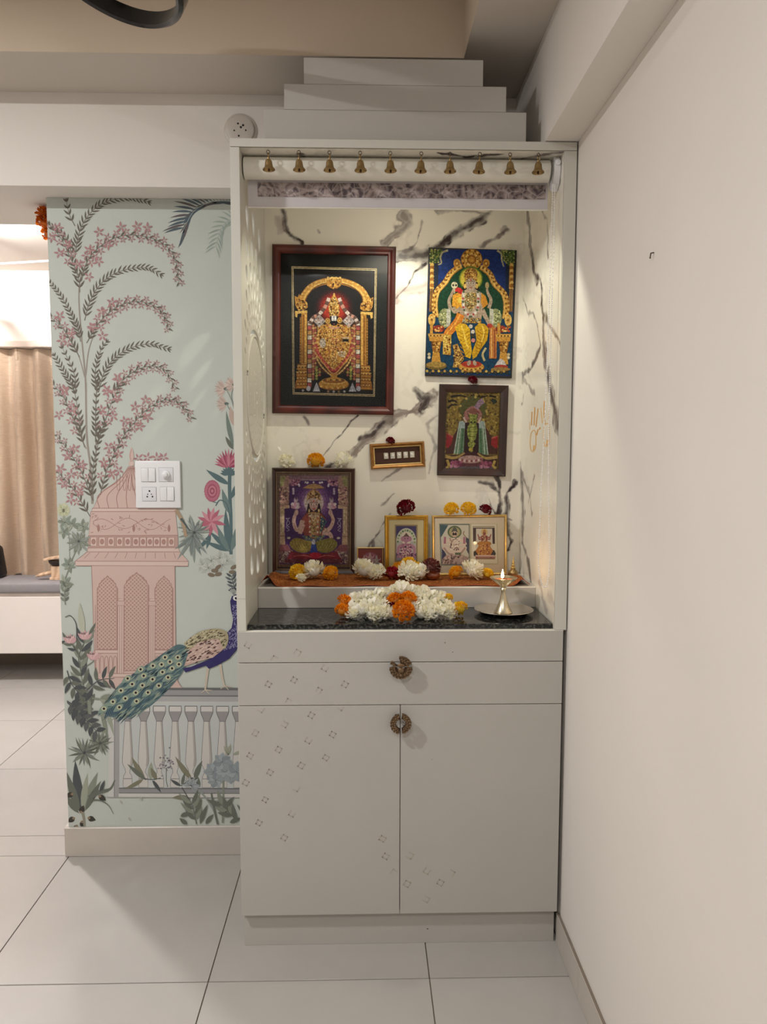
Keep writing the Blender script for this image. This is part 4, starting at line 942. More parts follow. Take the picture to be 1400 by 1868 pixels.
# ================================================================== ROLLER BLIND
bl = thing('roller_blind', 'white roller blind with patterned band and bead chain in shrine opening', 'blind', (0, 2.14, 2.0))
M_roll = mat('blind_white', (226, 222, 210), .5, var=.01); M_fab = mat('blind_fabric', (206, 200, 202), .7, var=.02, scale=30)
RY = Matrix.Translation((0, 0, .2055)) @ Matrix.Rotation(math.pi/2, 4, 'Y')
x0, x1 = -.326, .508
MB().lathe([(0, x0), (.029, x0), (.029, x1), (0, x1)], 40, M=RY).obj('roll', M_roll, bl, True)
MB().box(x0+.004, x1+.006, .0285, .0300, .113, .205).obj('fabric', M_fab, bl)
MB().box(x0+.004, x1+.006, .0265, .0315, .1092, .1129, .001, 1).obj('bottom_bar', M_roll, bl)
def brocade_mat():
    m = bpy.data.materials.new('blind_band'); m.use_nodes = True; N, L = m.node_tree.nodes, m.node_tree.links; b = N['Principled BSDF']
    tc = N.new('ShaderNodeTexCoord'); n = N.new('ShaderNodeTexNoise'); n.inputs['Scale'].default_value = 26; n.inputs['Detail'].default_value = 3; n.inputs['Distortion'].default_value = 2.5
    v = N.new('ShaderNodeTexVoronoi'); v.inputs['Scale'].default_value = 36; v.feature = 'DISTANCE_TO_EDGE'
    L.new(tc.outputs['Object'], n.inputs['Vector']); L.new(tc.outputs['Object'], v.inputs['Vector'])
    r = N.new('ShaderNodeValToRGB'); e = r.color_ramp.elements; e[0].position = .36; e[0].color = (*lin((84, 70, 76)), 1); e[1].position = .62; e[1].color = (*lin((176, 160, 156)), 1)
    r2 = N.new('ShaderNodeValToRGB'); r2.color_ramp.elements[0].color = (.45, .45, .45, 1); r2.color_ramp.elements[1].position = .08; r2.color_ramp.elements[1].color = (0, 0, 0, 1)
    mx = N.new('ShaderNodeMixRGB'); L.new(n.outputs['Fac'], r.inputs['Fac']); L.new(v.outputs['Distance'], r2.inputs['Fac']); L.new(r2.outputs['Color'], mx.inputs[0]); L.new(r.outputs['Color'], mx.inputs[1]); mx.inputs[2].default_value = (*lin((206, 194, 190)), 1)
    L.new(mx.outputs[0], b.inputs['Base Color']); b.inputs['Roughness'].default_value = .6; return m
pa, pb = py(468, 329, 2.165), py(994, 359, 2.165)
MB().box(pa.x, pb.x, .0270, .0284, .1400, .1785).obj('patterned_band', brocade_mat(), bl)
# bracket and chain wheel
b = MB(); pr = [(2.104, 2.198), (2.104, 2.21), (2.115, 2.2345), (2.165, 2.2345), (2.176, 2.20), (2.165, 2.165), (2.14, 2.152), (2.115, 2.165)]
A = [b.b.verts.new((.5155, y-2.14, z-2.0)) for y, z in pr]; B_ = [b.b.verts.new((.5325, y-2.14, z-2.0)) for y, z in pr]
b.b.faces.new(A); b.b.faces.new(B_[::-1])
for i in range(len(pr)): b.b.faces.new((A[i], B_[i], B_[(i+1) % len(pr)], A[(i+1) % len(pr)]))
b.obj('bracket', M_white, bl)
MB().lathe([(0, -.002), (.008, -.002), (.008, .004), (.004, .006), (0, .006)], 16, M=Matrix.Translation((.524, -.036, .217)) @ Matrix.Rotation(math.pi/2, 4, 'X')).obj('screw_cap', M_white, bl, True)
ch = [py(u, v, 2.112) for u, v in ((1013, 300), (1010, 360), (1009, 450), (1006, 560), (1003, 680), (1001, 800), (1001, 900), (1003, 980), (1004, 1020), (1001, 1055), (996, 1070), (990, 1065), (985, 1045), (983, 1010), (985, 960), (988, 880), (993, 780), (997, 680), (1001, 560), (1004, 450), (1006, 380), (1007, 335))]
cp_ = spline(ch, 30); b = MB(); cb = MB(); last = None
proto = bmesh.new(); bmesh.ops.create_icosphere(proto, subdivisions=1, radius=.0021); pv = [v.co.copy() for v in proto.verts]; pf = [[v.index for v in f.verts] for f in proto.faces]; proto.free()
V, Fc = [], []
for q in cp_:
    q = Vector(q)
    if last is not None and (q-last).length < .0056: continue
    last = q; o_ = len(V); V += [(v.x+q.x, v.y+q.y-2.14, v.z+q.z-2.0) for v in pv]; Fc += [[i+o_ for i in f] for f in pf]
me = bpy.data.meshes.new('bead_chain'); me.from_pydata(V, [], Fc); me.materials.append(M_white); c_ = link('bead_chain', me, bl); c_['kind'] = 'stuff'
cb.tube([(q[0], q[1]-2.14, q[2]-2.0) for q in spline(ch, 4)], .0006, 4).obj('chain_cord', M_white, bl)

# ================================================================== BELLS
def bell(loc, par_label):
    o = thing('brass_bell', par_label, 'bell', loc, group='brass bells in a row under the shrine top')
    MB().tube([(.004*math.cos(2*math.pi*i/14), 0, -.0045+.004*math.sin(2*math.pi*i/14)) for i in range(14)], .0008, 5, True).obj('hook', M_bronze, o, True)
    MB().tube([(0, .0042*math.cos(2*math.pi*i/14), -.0125+.0055*math.sin(2*math.pi*i/14)) for i in range(14)], .0011, 6, True).obj('ring', M_brass, o, True)
    MB().lathe([(0, -.017), (.0028, -.0172), (.0028, -.021), (.006, -.0225), (.0082, -.027), (.009, -.034), (.0105, -.040), (.0145, -.0435), (.0150, -.0455), (.0142, -.0462), (.0095, -.041), (.008, -.034), (.007, -.027), (0, -.0245)], 28).obj('body', M_brass, o, True)
    c_ = MB().tube([(0, 0, -.025), (0, 0, -.044)], .001, 6).ball((0, 0, -.0465), .0028, 2, (1, 1, 1.2)).obj('clapper', M_bronze, o, True)
    return o
bp = bell((0, 0, 0), 'small brass bell hanging in the row under shrine top')
ORD = ('first', 'second', 'third', 'fourth', 'fifth', 'sixth', 'seventh', 'eighth', 'ninth', 'tenth')
for i, u in enumerate((487, 543, 599, 655, 710, 767, 819, 874, 929, 981)):
    p = py(u, 275, 2.088); o = bp if i == 0 else dup(bp)
    o['label'] = ORD[i]+' small brass bell from the carved screen, hanging under shrine top'
    o.location = (p.x, 2.088, zIn-.0012); o.rotation_euler = (0, random.uniform(-.05, .05), random.uniform(-.5, .5)); o.scale = (1.12,)*3
# ================================================================== PICTURES
def picture(name, label, corners, yf, depth, prof, m, lean=0.0, zbase=None, cat='picture frame'):
    P_ = [py(u, v, yf) for u, v in corners]                       # TL TR BR BL
    c = sum(P_, Vector())/4
    w_ = ((P_[1]-P_[0]).length+(P_[2]-P_[3]).length)/2; h_ = ((P_[0]-P_[3]).length+(P_[1]-P_[2]).length)/2
    up = ((P_[0]-P_[3])+(P_[1]-P_[2])).normalized(); a = math.atan2(up.x, up.z)
    ri = ((P_[1]-P_[0])+(P_[2]-P_[3])).normalized(); a = .5*a+.5*math.atan2(-ri.z, ri.x)
    org = c-Vector((math.sin(a), 0, math.cos(a)))*(h_/2); org.y = yf+depth
    if zbase is not None: org.z = zbase
    o = thing(name, label, cat, org, (-lean, a, 0))
    ca, sa = math.cos(a), math.sin(a)
    oz = (c-Vector((math.sin(a), 0, math.cos(a)))*(h_/2))
    def loc(u, v):
        q = py(u, v, yf)-oz; return Vector((q.x*ca-q.z*sa, 0, q.x*sa+q.z*ca))
    if prof:
        b = MB(); n = len(prof); R_ = [[b.b.verts.new((sx*(w_/2-i), -d, h_/2+sz*(h_/2-i))) for (sx, sz) in ((-1, 1), (1, 1), (1, -1), (-1, -1))] for i, d in prof]
        for k in range(n):
            for j in range(4): b.b.faces.new((R_[k][j], R_[k][(j+1) % 4], R_[(k+1) % n][(j+1) % 4], R_[(k+1) % n][j]))
        b.obj('frame', m, o)
        i = prof[-1][0]; MB().box(-w_/2+i*.8, w_/2-i*.8, -.004, -.0003, i*.8, h_-i*.8).obj('backing', M_dk_wood, o)
    return o, loc, w_, h_
def sheet(o, loc, z, y, cell=2.0):        # a print drawn in enlarged-view pixels z = (x0, y0, k)
    def to3(u, v):
        q = loc(z[0]+u*z[2], z[1]+v*z[2]); return Vector((q.x, -y, q.z))
    return Print(to3, (0, -1, 0), cell/z[2]*.5)
def beads(o, w_, h_, inset, d, r, m, nm='beading', gap=2.2):
    b = MB(); L = []
    n = int((w_-2*inset)/(r*gap)); L += [(-w_/2+inset+(w_-2*inset)*i/n, z) for i in range(n+1) for z in (inset, h_-inset)]
    n = int((h_-2*inset)/(r*gap)); L += [(x, inset+(h_-2*inset)*i/n) for i in range(1, n) for x in (-w_/2+inset, w_/2-inset)]
    for x, z in L: b.ball((x, -d, z), r, 1)
    q = b.obj(nm, m, o, True); q['kind'] = 'stuff'; return q
def pane(o, w_, h_, inset, d): MB().box(-w_/2+inset, w_/2-inset, -d-.0012, -d, inset, h_-inset).obj('glass', glass_mat(), o)
def mirror(L, cx): return [(2*cx-x, y) for x, y in L]
GO, GO2, GO3, GD = (206, 152, 64), (230, 190, 104), (160, 104, 36), (96, 56, 20)
rp = random.Random(5)
def ornate_fill(P_, L, n, r, cols, seed):
    P_.dots(scatter(L, n, seed), r, cols)

# --- large mahogany frame: the standing deity under a golden arch
o, loc, w_, h_ = picture('framed_picture', 'large mahogany framed picture of a jewelled deity under golden arch on black', ((494.5, 445), (721.5, 449), (718, 757), (496, 754)), yBk-.022, .0212,
    [(0, 0), (0, .016), (.004, .021), (.012, .0225), (.019, .017), (.024, .0165), (.027, .012), (.027, 0)], M_red_wood)
Zp = (480, 430, .1857)
P = sheet(o, loc, Zp, .0060)
P.rect(140, 150, 1230, 1700, (22, 27, 25)); 
P.poly([(268, 292), (1112, 312), (1097, 1578), (283, 1558)], (196, 176, 128)); P.poly([(276, 300), (1104, 320), (1090, 1570), (290, 1550)], (60, 48, 30)); P.poly([(281, 306), (1099, 326), (1086, 1564), (295, 1545)], (214, 198, 156)); P.poly([(288, 314), (1092, 333), (1080, 1556), (301, 1538)], (18, 17, 16))
for r, c in ((190, (34, 14, 12)), (172, (58, 16, 12)), (154, (92, 22, 16)), (136, (128, 32, 20)), (118, (164, 44, 26)), (100, (190, 58, 34))): P.ell(690, 705, r, r*1.02, c, n=32)
ar = [(372, 720), (372, 640), (402, 565), (470, 492), (570, 448), (690, 436), (810, 450), (925, 500), (995, 580), (1008, 720)]
P.line(ar, 66, GO3); P.line(ar, 56, GO); P.line([(x+(690-x)*.04, y+8) for x, y in ar], 14, GO2); P.line([(x+(690-x)*.1, y+18) for x, y in ar], 8, GD)
P.dots([(q[0]+(q[0]-690)*.09, q[1]-(12 if abs(q[0]-690) < 260 else 0)) for q in spline(ar, 5)], 11, (GO2, GO))
P.ell(690, 455, 76, 58, GO3); P.ell(690, 450, 68, 52, GO); P.dots(scatter([(625, 415), (755, 415), (755, 490), (690, 515), (625, 490)], 60, 3), 9, (GO2, GO3, GD, GO))
P.dots([(630+k*20, 405+(k % 2)*6) for k in range(7)], 12, (GO2,))
for s_ in (0, 1):
    f = (lambda L: L) if not s_ else (lambda L: [(1378-x, y+10) for x, y in L])
    P.poly(f([(300, 585), (330, 600), (345, 565), (370, 610), (425, 650), (430, 700), (400, 720), (330, 720), (308, 680)]), GO); ornate_fill(P, f([(310, 600), (370, 620), (425, 660), (400, 715), (330, 715)]), 46, 9, (GO2, GO3, GD), 6+s_)
    P.poly(f([(305, 735), (425, 728), (428, 752), (330, 762), (325, 800), (305, 790)]), GO2)
    P.poly(f([(368, 755), (424, 755), (424, 1260), (368, 1260)]), GO); P.poly(f([(378, 770), (398, 770), (398, 1250), (378, 1250)]), GO3); P.poly(f([(404, 765), (414, 765), (414, 1255), (404, 1255)]), GO2)
    P.dots(f([(358, 800+k*14) for k in range(33)]), 7, (GO3, GO))
    P.poly(f([(330, 1260), (422, 1258), (424, 1500), (306, 1502), (312, 1440), (328, 1400), (315, 1360), (335, 1330)]), GO3)
    for k in range(8): P.line(f([(328-k % 3*5, 1278+k*30), (420, 1276+k*30)]), 9, GO if k % 2 else GO2)
    P.dots(f([(335+(k % 6)*15, 1290+(k//6)*55) for k in range(24)]), 6, (GO2, GD))
# body
P.poly([(480, 830), (560, 790), (650, 860), (730, 860), (820, 790), (900, 830), (930, 950), (930, 1250), (880, 1330), (690, 1370), (500, 1330), (440, 1250), (440, 950)], (70, 40, 20))
shield = [(545, 880), (650, 860), (730, 860), (830, 880), (868, 1000), (868, 1130), (825, 1235), (690, 1360), (560, 1235), (512, 1110), (512, 1000)]
P.poly(shield, GO); ornate_fill(P, shield, 420, 9, (GO2, GO3, (186, 128, 60), (168, 98, 50), GD), 8); ornate_fill(P, shield, 240, 5, ((240, 212, 140), GD), 9)
P.poly([(640, 940), (740, 940), (756, 1110), (630, 1110)], (196, 146, 70)); ornate_fill(P, [(640, 940), (740, 940), (756, 1110), (630, 1110)], 90, 6, (GD, (236, 206, 130), (170, 80, 60)), 10)
for k, (c, wd) in enumerate((((150, 40, 40), 34), ((206, 150, 80), 14))):
    P.line([(512-k*22, 1060), (530-k*20, 1150), (600-k*12, 1250), (690, 1330+k*26), (780+k*12, 1250), (850+k*20, 1150), (868+k*22, 1060)], wd, c)
vv = spline([(520, 1090), (560, 1190), (690, 1318), (820, 1190), (862, 1090)], 8); P.dots(vv, 11, ((190, 70, 64), (214, 110, 90)))
vv = spline([(495, 1130), (560, 1270), (690, 1372), (820, 1270), (890, 1130)], 10); P.dots(vv, 10, ((228, 196, 128), (206, 160, 84)))
vv = spline([(545, 1060), (590, 1180), (690, 1275), (795, 1180), (840, 1060)], 8); P.dots(vv, 8, ((226, 190, 110), GO3))
for x in (535, 845): P.dots([(x, 890+k*20) for k in range(10)], 10, ((226, 186, 110), (196, 140, 66)))
for x, q in ((450, 1), (928, -1)):
    P.k += 1
    for k in range(14):
        y = 835+k*47; c = ((222, 214, 196), (176, 84, 78), (196, 150, 92), (214, 208, 190), (170, 92, 84), (184, 138, 80))[k % 6]; P.poly([(x-19, y), (x+19, y), (x+19, y+40), (x-19, y+40)], c, True)
    P.dots([(x+q*36, 880+k*25) for k in range(22)], 14, ((186, 120, 84), (206, 166, 108), (170, 84, 72)))
    P.dots([(x+q*58, 900+k*25) for k in range(17)], 12, ((196, 150, 92), (168, 78, 66)))
    P.dots([(x+q*70, 1290+k*28) for k in range(5)], 15, ((140, 150, 70), (190, 176, 84))); P.dots([(x+q*100, 1310+k*28) for k in range(3)], 14, ((160, 80, 70), (188, 168, 80)))
for s_ in (0, 1):
    f = (lambda L: L) if not s_ else (lambda L: mirror(L, 690))
    q = spline(f([(640, 605), (605, 690), (545, 765), (485, 800), (450, 860)]), 5); P.line(q, 36, (110, 82, 70), 40, smooth=False)
    P.k += 1
    for i in range(0, len(q)-2, 4): P.line([q[i], q[i+2]], 34, ((222, 206, 194), (206, 150, 130))[(i//4) % 2], same=True, smooth=False)
    P.poly(f([(545, 770), (608, 833), (545, 895), (486, 833)]), (176, 166, 164)); P.dots(scatter(f([(545, 785), (595, 833), (545, 880), (500, 833)]), 40, 12), 6, ((226, 220, 216), (120, 108, 112), (200, 150, 120)))
P.poly([(645, 790), (636, 700), (650, 630), (690, 562), (728, 630), (745, 700), (738, 790)], GO); ornate_fill(P, [(645, 790), (640, 700), (655, 640), (690, 580), (725, 640), (742, 700), (738, 790)], 110, 8, (GO2, GO3, GD, (240, 214, 140)), 13); P.ell(690, 572, 9, 16, GO2)
P.poly([(650, 785), (728, 785), (730, 850), (708, 876), (670, 876), (648, 850)], (24, 20, 24)); P.rect(666, 780, 686, 832, (236, 236, 236)); P.rect(694, 780, 714, 832, (236, 236, 236)); P.rect(684, 800, 696, 828, (190, 190, 190)); P.ell(690, 862, 9, 4, (190, 90, 80))
for x, y in ((628, 832), (746, 826), (645, 936), (736, 936)): P.ell(x, y, 25, 28, GO2); P.ell(x, y, 17, 19, GO3); P.ell(x, y, 9, 10, GO2)
P.line([(640, 890), (690, 905), (745, 890)], 16, (206, 150, 130)); 
P.ell(580, 1050, 30, 50, (198, 186, 166)); P.dots(scatter([(555, 1010), (605, 1010), (605, 1090), (555, 1090)], 24, 14), 6, ((230, 224, 210), (130, 110, 100))); P.ell(768, 1160, 36, 30, (196, 180, 150)); P.dots(scatter([(735, 1135), (800, 1135), (800, 1185), (735, 1185)], 20, 15), 7, ((226, 214, 190), GO3))
P.rect(775, 1010, 835, 1035, (26, 20, 18)); P.rect(770, 990, 840, 1006, (200, 176, 140)); P.line([(720, 1130), (715, 1200), (670, 1250)], 9, (224, 190, 120))
P.poly([(660, 1360), (720, 1360), (725, 1410), (655, 1410)], GO)
for a, b, y, c in ((152, 56, 1460, GO3), (148, 48, 1450, GO), (120, 34, 1425, GO2), (112, 28, 1420, GO3), (70, 18, 1405, GO)): P.ell(690, y, a, b, c, n=28)
P.dots([(565+k*28, 1478+18*math.sin((k+.5)/10*3.14)) for k in range(10)], 11, (GO2, (170, 120, 40))); P.dots([(600+k*30, 1415) for k in range(7)], 9, ((80, 60, 30), GO2))
for x in (520, 875): P.poly([(x-38, 1530), (x+38, 1530), (x+14, 1470), (x, 1440), (x-14, 1470)], (176, 176, 184)); P.dots([(x-20+k*13, 1518) for k in range(4)], 6, ((226, 226, 230),))
for x in (440, 935): P.ell(x, 1500, 22, 26, (196, 196, 204))
P.dots([(385, 1520), (635, 1528), (690, 1530), (740, 1530), (795, 1528)], 12, ((190, 184, 180), (150, 120, 90)))
P.build('print', M_gloss, o)
b = MB(); i = .0275; d = .0140
pane(o, w_, h_, .0272, .0072)

# --- unframed deity print mounted on a board
o, loc, w_, h_ = picture('mounted_print', 'blue and gold deity print on board beside the large mahogany frame', ((782, 451.5), (941.5, 454.5), (934, 689.5), (774, 685)), yBk-.013, .0122, None, None, cat='picture')
MB().box(-w_/2, w_/2, -.0115, -.0003, 0, h_, .001, 1).obj('board', mat('black_board_edge', (22, 20, 20), .4), o)
P = sheet(o, loc, (750, 430, .15), .0116)
P.poly([(222, 162), (1260, 172), (1206, 1698), (172, 1680)], (24, 52, 118))
P.poly([(200, 900), (1235, 930), (1208, 1690), (172, 1675)], (18, 62, 92)); P.poly([(225, 165), (330, 170), (315, 900), (200, 880)], (28, 40, 60)); P.poly([(1150, 172), (1258, 174), (1236, 900), (1140, 900)], (20, 36, 60))
for L in ([(222, 164), (380, 166), (345, 220), (330, 330), (215, 330)], [(1080, 172), (1258, 174), (1250, 370), (1170, 360), (1120, 300)]): P.poly(L, (70, 96, 50)); P.dots(scatter(L, 90, 16), 9, ((196, 190, 110), (40, 66, 34), (120, 140, 70)))
P.line([(440, 175), (375, 200), (350, 260), (360, 330), (320, 350)], 26, (190, 184, 140), 14); P.line([(1040, 175), (1090, 215), (1095, 290), (1120, 370)], 26, (190, 184, 140), 14)
for x0, x1 in ((225, 268), (1190, 1240)):
    P.poly([(x0, 340), (x1, 340), (x1-6, 640), (x0-6, 640)], GO); P.dots([((x0+x1)/2, 350+k*36) for k in range(9)], 26, (GO2, GO3)); P.poly([(x0, 640), (x1-6, 640), (x1-14, 920), (x0-12, 920)], (150, 110, 60)); P.line([((x0+x1)/2-4, 640), ((x0+x1)/2-12, 920)], 8, GD)
P.poly([(300, 960), (300, 760), (380, 600), (520, 460), (620, 360), (840, 370), (960, 520), (1080, 620), (1130, 800), (1130, 980), (720, 1010)], (20, 66, 44))
for L in ([(300, 985), (282, 840), (310, 680), (410, 560), (480, 450), (600, 360)], [(1135, 1000), (1152, 850), (1120, 700), (1010, 580), (950, 460), (845, 375)]):
    P.line(L, 72, GO3); P.line(L, 60, GO); P.line([(x+(720-x)*.05, y+6) for x, y in L], 18, GO2); P.dots([(q[0]-(720-q[0])*.06, q[1]-8) for q in spline(L, 6)], 15, (GO2, GO3)); P.dots(spline(L, 5), 10, (GD, GO2))
for x in (550, 905): P.ell(x, 330, 44, 52, GO); P.ell(x, 335, 26, 32, GO3); P.ell(x, 335, 13, 16, GO2)
for r, c in ((132, GO3), (124, GO), (96, (190, 132, 40)), (84, GO2), (60, GO3), (36, GO)): P.ell(728, 285, r, r*.98, c, n=30)
P.dots([(728+112*math.cos(k*.3), 285+108*math.sin(k*.3)) for k in range(21)], 12, (GO2, GD)); P.dots([(728+72*math.cos(k*.42), 285+72*math.sin(k*.42)) for k in range(15)], 9, (GD, GO2))
for r, c in ((150, (60, 96, 40)), (138, (140, 150, 50)), (126, (206, 186, 70))): P.ell(720, 520, r, r, c, n=30)
# cushions, arms, body
for x, sgn in ((405, 1), (1020, -1)): P.ell(x, 1000, 78, 120, (150, 156, 110)); P.dots(scatter([(x-60, 910), (x+60, 910), (x+60, 1090), (x-60, 1090)], 60, 17), 10, ((206, 206, 150), (100, 110, 70))); P.poly([(x+sgn*22, 890), (x+sgn*72, 880), (x+sgn*62, 1100), (x+sgn*20, 1100)], (196, 196, 180))
SK, SK2 = (176, 156, 134), (150, 128, 108)
P.poly([(640, 560), (620, 640), (600, 720), (840, 720), (820, 640), (800, 560)], (40, 28, 24))
P.poly([(600, 690), (680, 640), (760, 640), (850, 690), (880, 800), (840, 1060), (600, 1060), (570, 800)], SK)
P.poly([(500, 720), (560, 690), (630, 700), (640, 860), (560, 900), (490, 850)], (222, 160, 50)); P.poly([(850, 690), (900, 730), (930, 830), (870, 880), (840, 800)], (204, 140, 48)); P.ell(590, 780, 36, 36, (238, 206, 80)); P.dots([(545, 650), (580, 660), (600, 680)], 32, ((196, 50, 50),))
P.line([(470, 880), (455, 790), (490, 700), (515, 640)], 44, SK, 26); P.line([(940, 880), (965, 780), (930, 700), (915, 640)], 44, SK, 26); P.line([(500, 870), (530, 920), (600, 880)], 56, SK, 46); P.line([(860, 900), (900, 980), (950, 1080)], 60, SK, 40)
P.ell(520, 600, 40, 42, (216, 206, 170)); P.ell(505, 600, 12, 15, (60, 60, 50)); P.ell(540, 600, 12, 15, (60, 60, 50)); P.line([(520, 560), (522, 700)], 12, (216, 206, 170)); P.ell(918, 600, 24, 40, (180, 160, 110))
P.ell(720, 590, 66, 82, SK); P.poly([(650, 555), (640, 450), (670, 400), (720, 385), (770, 400), (800, 450), (795, 555), (760, 520), (720, 512), (680, 520)], (156, 110, 54)); ornate_fill(P, [(650, 545), (645, 450), (720, 390), (795, 450), (790, 545), (720, 510)], 80, 8, (GO2, GD, GO), 18)
for x in (690, 752): P.ell(x, 572, 17, 7, (236, 230, 220)); P.ell(x, 572, 7, 7, (30, 20, 20)); P.line([(x-22, 556), (x, 548), (x+20, 556)], 5, (40, 28, 24))
P.line([(720, 570), (714, 606), (728, 608)], 6, SK2); P.ell(720, 628, 20, 7, (150, 76, 66)); P.rect(714, 520, 726, 552, (190, 60, 40))
for x in (648, 792): P.ell(x, 610, 16, 30, GO2)
neck = [(650, 690), (800, 690), (790, 830), (710, 920), (640, 830)]; P.poly(neck, (150, 124, 74)); ornate_fill(P, neck, 120, 8, (GO2, (226, 214, 170), GD, (120, 130, 90)), 19)
for s_ in (0, 1):
    f = (lambda L: L) if not s_ else (lambda L: mirror(L, 718)); P.line(f([(630, 680), (625, 800), (640, 900), (710, 980)]), 34, (206, 198, 186)); P.dots(spline(f([(630, 680), (625, 800), (640, 900), (710, 980)]), 3), 16, ((90, 96, 70), (226, 218, 206), (176, 80, 70)))
P.poly([(590, 1000), (840, 1000), (850, 1060), (580, 1060)], (164, 128, 66)); ornate_fill(P, [(595, 1005), (835, 1005), (840, 1055), (590, 1055)], 60, 9, (GO2, GD, (120, 150, 150)), 20)
P.line([(600, 950), (560, 1040), (490, 1130), (435, 1210), (432, 1440)], 96, (212, 128, 44)); P.line([(590, 960), (540, 1050), (470, 1140), (420, 1220), (415, 1430)], 14, (238, 180, 80)); P.poly([(385, 1200), (485, 1200), (475, 1450), (380, 1440)], (206, 166, 70)); P.dots(scatter([(390, 1210), (480, 1210), (470, 1440), (388, 1435)], 40, 21), 12, ((150, 96, 40), (236, 206, 110)))
P.poly([(930, 1080), (985, 1080), (1040, 1140), (1035, 1490), (945, 1490), (950, 1150)], (190, 120, 60)); P.line([(970, 1120), (975, 1480)], 14, (226, 176, 100)); P.line([(1010, 1140), (1015, 1480)], 10, (140, 60, 40)); P.ell(950, 1090, 34, 26, (180, 60, 50))
legL = [(530, 1110), (580, 1065), (660, 1070), (710, 1130), (715, 1250), (735, 1400), (715, 1490), (660, 1470), (620, 1350), (560, 1230)]; legR = [(770, 1110), (820, 1060), (890, 1070), (940, 1130), (920, 1270), (850, 1370), (790, 1470), (745, 1500), (735, 1420), (790, 1270)]
P.poly(legR, (206, 160, 32)); P.poly(legL, (222, 178, 40))
for k in range(7): P.line([(560+k*8, 1160+k*46), (640, 1190+k*46), (712, 1150+k*42)], 9, (170, 120, 20)); P.line([(800-k*4, 1150+k*40), (860-k*6, 1190+k*36), (915-k*12, 1140+k*36)], 9, (170, 120, 20))
P.line([(610, 1090), (640, 1200), (690, 1380)], 22, (240, 204, 84)); P.line([(860, 1090), (880, 1180), (850, 1290)], 20, (236, 198, 80))
P.dots([(720, 1100), (745, 1165), (745, 1210), (750, 1270)], 26, ((190, 184, 176), (216, 206, 196), (60, 56, 50), (214, 140, 130)))
for x, sg in ((300, 1), (1120, -1)):
    P.poly([(x-100, 1190), (x+90, 1190), (x+80, 1280), (x-80, 1280)], GO); P.dots([(x-85+k*20, 1215) for k in range(9)], 10, (GO2, GD)); P.poly([(x-60, 1280), (x+66, 1280), (x+40, 1420), (x-40, 1420)], GO3); P.dots(scatter([(x-50, 1290), (x+50, 1290), (x+36, 1420), (x-36, 1420)], 40, 23), 11, (GO2, GO, GD)); P.poly([(x-40, 1420), (x+40, 1420), (x+60, 1560), (x-60, 1560)], GO)
    P.ell(x+30*sg, 1130, 70, 44, (140, 52, 36)); P.dots(scatter([(x-30, 1100), (x+80, 1100), (x+80, 1160), (x-30, 1160)], 20, 24), 11, (GO2, (190, 80, 50))); P.ell(x-55*sg, 1020, 44, 72, GO2); P.dots([(x-55*sg, 970+k*26) for k in range(6)], 18, (GO, GO2, GO3)); P.rect(x-75, 1060, x-40, 1190, GO)
P.ell(300, 1580, 130, 50, (120, 100, 50)); P.ell(300, 1565, 120, 36, (170, 140, 70)); P.poly([(500, 1330), (560, 1310), (600, 1400), (640, 1500), (560, 1600), (500, 1600), (530, 1480)], (176, 136, 70)); P.dots(scatter([(510, 1340), (570, 1330), (630, 1500), (560, 1590), (520, 1580)], 60, 25), 10, (GO2, GD))
P.ell(730, 1595, 158, 62, GO3); P.ell(730, 1585, 152, 54, GO); P.ell(730, 1560, 124, 42, (176, 58, 40)); P.ell(700, 1545, 22, 34, SK, .3); P.ell(770, 1545, 22, 34, SK, -.3); P.dots([(600+k*26, 1610+14*math.sin((k+.5)/10*3.14)) for k in range(11)], 10, (GO2, GD))
P.line([(905, 1360), (865, 1440), (890, 1520)], 26, (196, 180, 130)); P.poly([(1010, 1590), (1165, 1590), (1130, 1520), (1090, 1490), (1050, 1520)], (206, 202, 200)); P.ell(1090, 1590, 86, 26, (170, 60, 50)); P.ell(1085, 1620, 120, 26, (150, 120, 66))
P.dots([(190+k*36, 1645+(k % 2)*16) for k in range(28)], 17, ((206, 176, 84), (90, 76, 40), (190, 150, 70), (60, 56, 40)))
for x in (215, 1180): P.dots([(x, 1440), (x, 1480)], 20, ((206, 190, 150), (226, 216, 190)))
P.build('print', M_gloss, o)

# --- dark wood frame: green draped idol
o, loc, w_, h_ = picture('framed_picture', 'dark wooden framed picture of a green draped idol below blue print', ((802.5, 700.5), (928, 702), (922.5, 868.5), (797, 867)), yBk-.02, .0192,
    [(0, 0), (0, .018), (.003, .020), (.016, .017), (.0245, .012), (.0245, 0)], M_dk_wood)
P = sheet(o, loc, (660, 680, .2143), .0060)
P.poly([(715, 150), (1190, 150), (1172, 828), (698, 828)], (120, 100, 46))
BG = [(728, 170), (1175, 170), (1162, 690), (716, 690)]
P.poly(BG, (150, 126, 54)); P.dots(scatter(BG, 420, 30), 9, ((196, 170, 84), (96, 78, 34), (172, 146, 64), (120, 96, 40)))
for L in ([(735, 240), (780, 235), (815, 245)], [(735, 300), (770, 270), (820, 270)], [(760, 200), (840, 190), (900, 205)], [(930, 190), (1000, 205), (1080, 190)], [(1110, 220), (1150, 240), (1120, 260)], [(1090, 190), (1150, 200)]): P.line(L, 20, (34, 28, 18), 10)
P.ell(1130, 236, 22, 18, (40, 60, 50)); P.ell(950, 300, 120, 110, (96, 98, 50)); P.dots([(950+116*math.cos(k*.35), 320+120*math.sin(k*.35)) for k in range(18)], 12, ((206, 180, 96), (110, 90, 40)))
P.poly([(720, 640), (860, 400), (900, 440), (880, 690), (716, 690)], (84, 50, 40)); P.poly([(1165, 640), (1030, 400), (990, 440), (1010, 690), (1162, 690)], (84, 50, 40))
